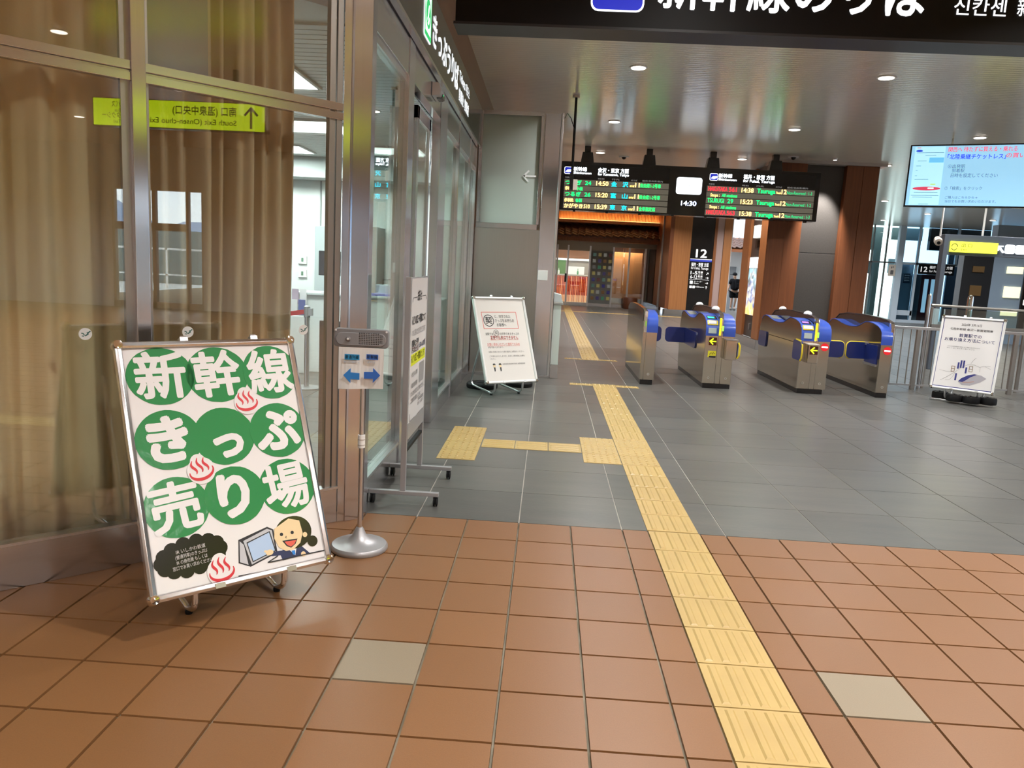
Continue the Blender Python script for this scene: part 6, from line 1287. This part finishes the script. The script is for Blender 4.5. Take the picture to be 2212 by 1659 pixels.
# ------------------------------------------------------------ ceiling fittings
def downlight(x, y, lab, grp):
    o = thing('downlight', lab, 'ceiling light', (x, y, CEIL-.012), grp)
    g_ = G(); g_.lathe((x, y, CEIL-.012), [(.088, 0), (.105, .002), (.108, .012)], 28); build(g_, 'ring', M_WHITE, o, True)
    g_ = G(); g_.lathe((x, y, CEIL-.016), [(.086, 0), (.086, .004)], 28); build(g_, 'diffuser', E_LAMP, o)
    L_ = bpy.data.lights.new('downlight_lamp', 'AREA'); L_.shape = 'DISK'; L_.size = .17; L_.energy = LAMP_W; L_.color = LAMP_COL; L_.spread = math.radians(140)
    lo = bpy.data.objects.new('downlight_lamp', L_); COL.objects.link(lo); lo.location = (x, y, CEIL-.02)
LAB = {(0, 3): 'round downlight in the nearest row, left of the two', (1, 3): 'round downlight in the nearest row, right of the two', (0, 4): 'round downlight in the second row, nearest the steel partition', (1, 4): 'round downlight in the second row, in the middle',
       (2, 4): 'round downlight in the second row, above the blue screen', (1, 5): 'round downlight just above the departure board right half', (2, 5): 'round downlight above the rightmost cedar pillar'}
XS = [1.62, 4.53, 7.47, 10.3, 13.15]; YS_ = [-11.6, -8.2, -4.85, -1.45, 1.95, 5.35, 8.76, 12.15, 15.5, 18.9, 22.3, 25.7]
for j, y in enumerate(YS_):
    for i, x in enumerate(XS):
        if i == 4 and -12 < y < 8: continue
        if y > 11.5 and 5.0 < x < 7.3: continue
        if y > 25 and x < 5: continue
        if abs(x-7.47) < .1 and 11.5 < y < 12.5: x = 7.45
        lb = LAB.get((i, j-2), None)
        vis_ = seen((x, y, CEIL), 5)
        if lb is None:
            if not vis_: lb = 'round downlight over the floor out of the picture'
            else: lb = '%s row downlight, %s' % (('', '', '', '', 'front', 'first', 'second', 'third', 'fourth', 'fifth', 'sixth', 'seventh')[j], ('round, in the ceiling column along the yellow paving', 'round, in the ceiling column over the ticket gates', 'round, in the ceiling column right of the cedar pillars', 'round, in the ceiling column over the exit gantry', 'round, in the ceiling column by the white steel frame')[i])
        downlight(x, y, lb, None if (vis_ or (i, j-2) in LAB) else 'downlights out of the picture')
for y in (-11.6, -8.2, -4.85): downlight(-1.3, y, 'round downlight over the floor out of the picture', 'downlights out of the picture')
for i, (x, y) in enumerate(((16.0, 23.6), (16.0, 20.2), (19.0, 23.6))): downlight(x, y, ('round downlight nearest the white framed glass', 'round downlight in front of the white framed glass', 'rightmost round downlight by the white framed glass')[i], None)
# small spot that washes the stone panel
sp = bpy.data.lights.new('wall_washer', 'SPOT'); sp.energy = 520; sp.color = LAMP_COL; sp.spot_size = math.radians(48); sp.spot_blend = .7; sp.shadow_soft_size = .04
so = bpy.data.objects.new('wall_washer', sp); COL.objects.link(so); so.location = (6.2, 11.55, 3.83); so.rotation_euler = (math.radians(24), 0, 0)
ww = thing('wall_washer_fitting', 'small bright ceiling spot above the dark stone panel', 'ceiling light', (6.2, 11.55, 3.86)); g_ = G(); g_.lathe((6.2, 11.55, 3.865), [(.045, 0), (.055, .035)], 16); build(g_, 'housing', M_WHITE, ww, True); g_ = G(); g_.lathe((6.2, 11.55, 3.861), [(.03, 0), (.03, .004)], 14); build(g_, 'lens', E_LAMP, ww)
cl_ = bpy.data.lights.new('cove_lamp', 'AREA'); cl_.shape = 'RECTANGLE'; cl_.size = 4.2; cl_.size_y = .06; cl_.energy = 15; cl_.color = (1.0, .55, .22)
co = bpy.data.objects.new('cove_lamp', cl_); COL.objects.link(co); co.location = (3.1, YF-.46, 3.5); co.rotation_euler = (math.radians(180-25), 0, 0)
for k, (x, y) in enumerate(((2.15, 12.6), (1.68, 14.5), (5.4, 11.6))):
    dc = thing('dome_camera', ('small dark dome camera on the ceiling above the departure board', 'small dark dome camera behind the left board hanger', 'small dark dome camera near the cedar pillar')[k], 'camera', (x, y, CEIL-.05))
    g_ = G(); g_.lathe((x, y, CEIL-.015), [(.10, 0), (.11, .015)], 20); build(g_, 'plate', M_WHITE, dc, True); g_ = G(); g_.lathe((x, y, CEIL-.06), [(.01, 0), (.035, .012), (.05, .045)], 16); build(g_, 'dome', M_BLACK, dc, True)
sd = thing('smoke_detector', 'round beige smoke detector on the ceiling near the overhead sign', 'detector', (4.53, 4.15, CEIL-.02)); g_ = G(); g_.lathe((4.53, 4.15, CEIL-.02), [(.06, 0), (.075, .006), (.08, .02)], 20); build(g_, 'body', mat('detector_beige', (0.40, 0.36, 0.30), 0.4), sd, True)

# ------------------------------------------------------------ person walking away in the passage
PX, PY = 9.18, 31.2
def skin(name, verts, edges, radii, m, parent, lv=2):
    me = bpy.data.meshes.new(name); o_ = ORG[parent.name] if parent else V((0, 0, 0)); me.from_pydata([tuple(V(v)-o_) for v in verts], edges, []); me.materials.append(m)
    o = bpy.data.objects.new(name, me); COL.objects.link(o)
    if parent: o.parent = parent
    ORG[o.name] = o_
    md = o.modifiers.new('skin', 'SKIN'); md.use_smooth_shade = True
    for k, r in enumerate(radii):
        sv = me.skin_vertices[0].data[k]; sv.radius = (r if isinstance(r, tuple) else (r, r)); sv.use_root = (k == 0)
    s_ = o.modifiers.new('sub', 'SUBSURF'); s_.levels = 1; s_.render_levels = lv; return o
pn = thing('person', 'person in a black cap, black shirt and shorts with a backpack walking away', 'person', (PX, PY, 0))
def Q(x, y, z): return (PX+x, PY+y, z)
bv = [Q(0, 0, .92), Q(0, 0, 1.12), Q(0, 0, 1.32), Q(-.01, 0, 1.43), Q(-.03, -.01, 1.50), Q(-.04, -.02, 1.60), Q(-.17, 0, 1.36), Q(-.24, .03, 1.10), Q(-.30, .0, .88), Q(-.32, -.01, .80), Q(.17, 0, 1.36), Q(.21, -.04, 1.10), Q(.20, -.10, .90), Q(.20, -.12, .82),
      Q(-.09, 0, .84), Q(-.09, -.02, .48), Q(-.09, .06, .10), Q(-.12, -.05, .04), Q(.09, .0, .84), Q(.08, -.06, .48), Q(.07, .06, .14), Q(.04, -.05, .06)]
be = [(0, 1), (1, 2), (2, 3), (3, 4), (4, 5), (2, 6), (6, 7), (7, 8), (8, 9), (2, 10), (10, 11), (11, 12), (12, 13), (0, 14), (14, 15), (15, 16), (16, 17), (0, 18), (18, 19), (19, 20), (20, 21)]
brr = [.14, .135, .14, .055, .085, .085, .055, .042, .032, .035, .055, .042, .032, .035, .085, .055, .038, .035, .085, .055, .038, .035]
skin('body', bv, be, brr, M_BODY, pn)
skin('shirt', [Q(0, 0, .86), Q(0, 0, 1.10), Q(0, 0, 1.34), Q(0, 0, 1.41), Q(-.17, 0, 1.36), Q(-.225, .02, 1.16), Q(.17, 0, 1.36), Q(.205, -.03, 1.16)], [(0, 1), (1, 2), (2, 3), (2, 4), (4, 5), (2, 6), (6, 7)], [.20, .205, .175, .07, .085, .085, .085, .085], M_CLOTH, pn)
skin('shorts', [Q(0, 0, .98), Q(-.095, 0, .80), Q(-.095, -.01, .54), Q(.095, 0, .80), Q(.085, -.03, .54)], [(0, 1), (1, 2), (0, 3), (3, 4)], [.19, .13, .125, .13, .125], M_CLOTH, pn)
g_ = G(); g_.lathe(Q(-.04, -.02, 1.585), [(.10, 0), (.105, .03), (.09, .085), (.05, .12), (.005, .13)], 18); g_.prism(rrect(PX-.25, PX-.10, PY-.08, PY+.05, .03), lambda a, b_, h: V((a, b_, h)), 1.60, 1.615); build(g_, 'cap', M_CLOTH, pn, True)
g_ = G(); g_.box(PX-.02, PX+.22, PY-.24, PY-.10, .98, 1.40); g_.box(PX+.0, PX+.20, PY-.28, PY-.24, 1.02, 1.22); build(g_, 'backpack', M_CLOTH, pn, bev=.05)
for a, b_ in ((-.105, -.02), (.055, -.02)): g_ = G(); g_.box(PX+a-.05, PX+a+.05, PY+b_-.13, PY+b_+.12, 0, .09); build(g_, 'shoe', mat('grey_shoe', (0.12, 0.11, 0.10), 0.6), pn, bev=.03)
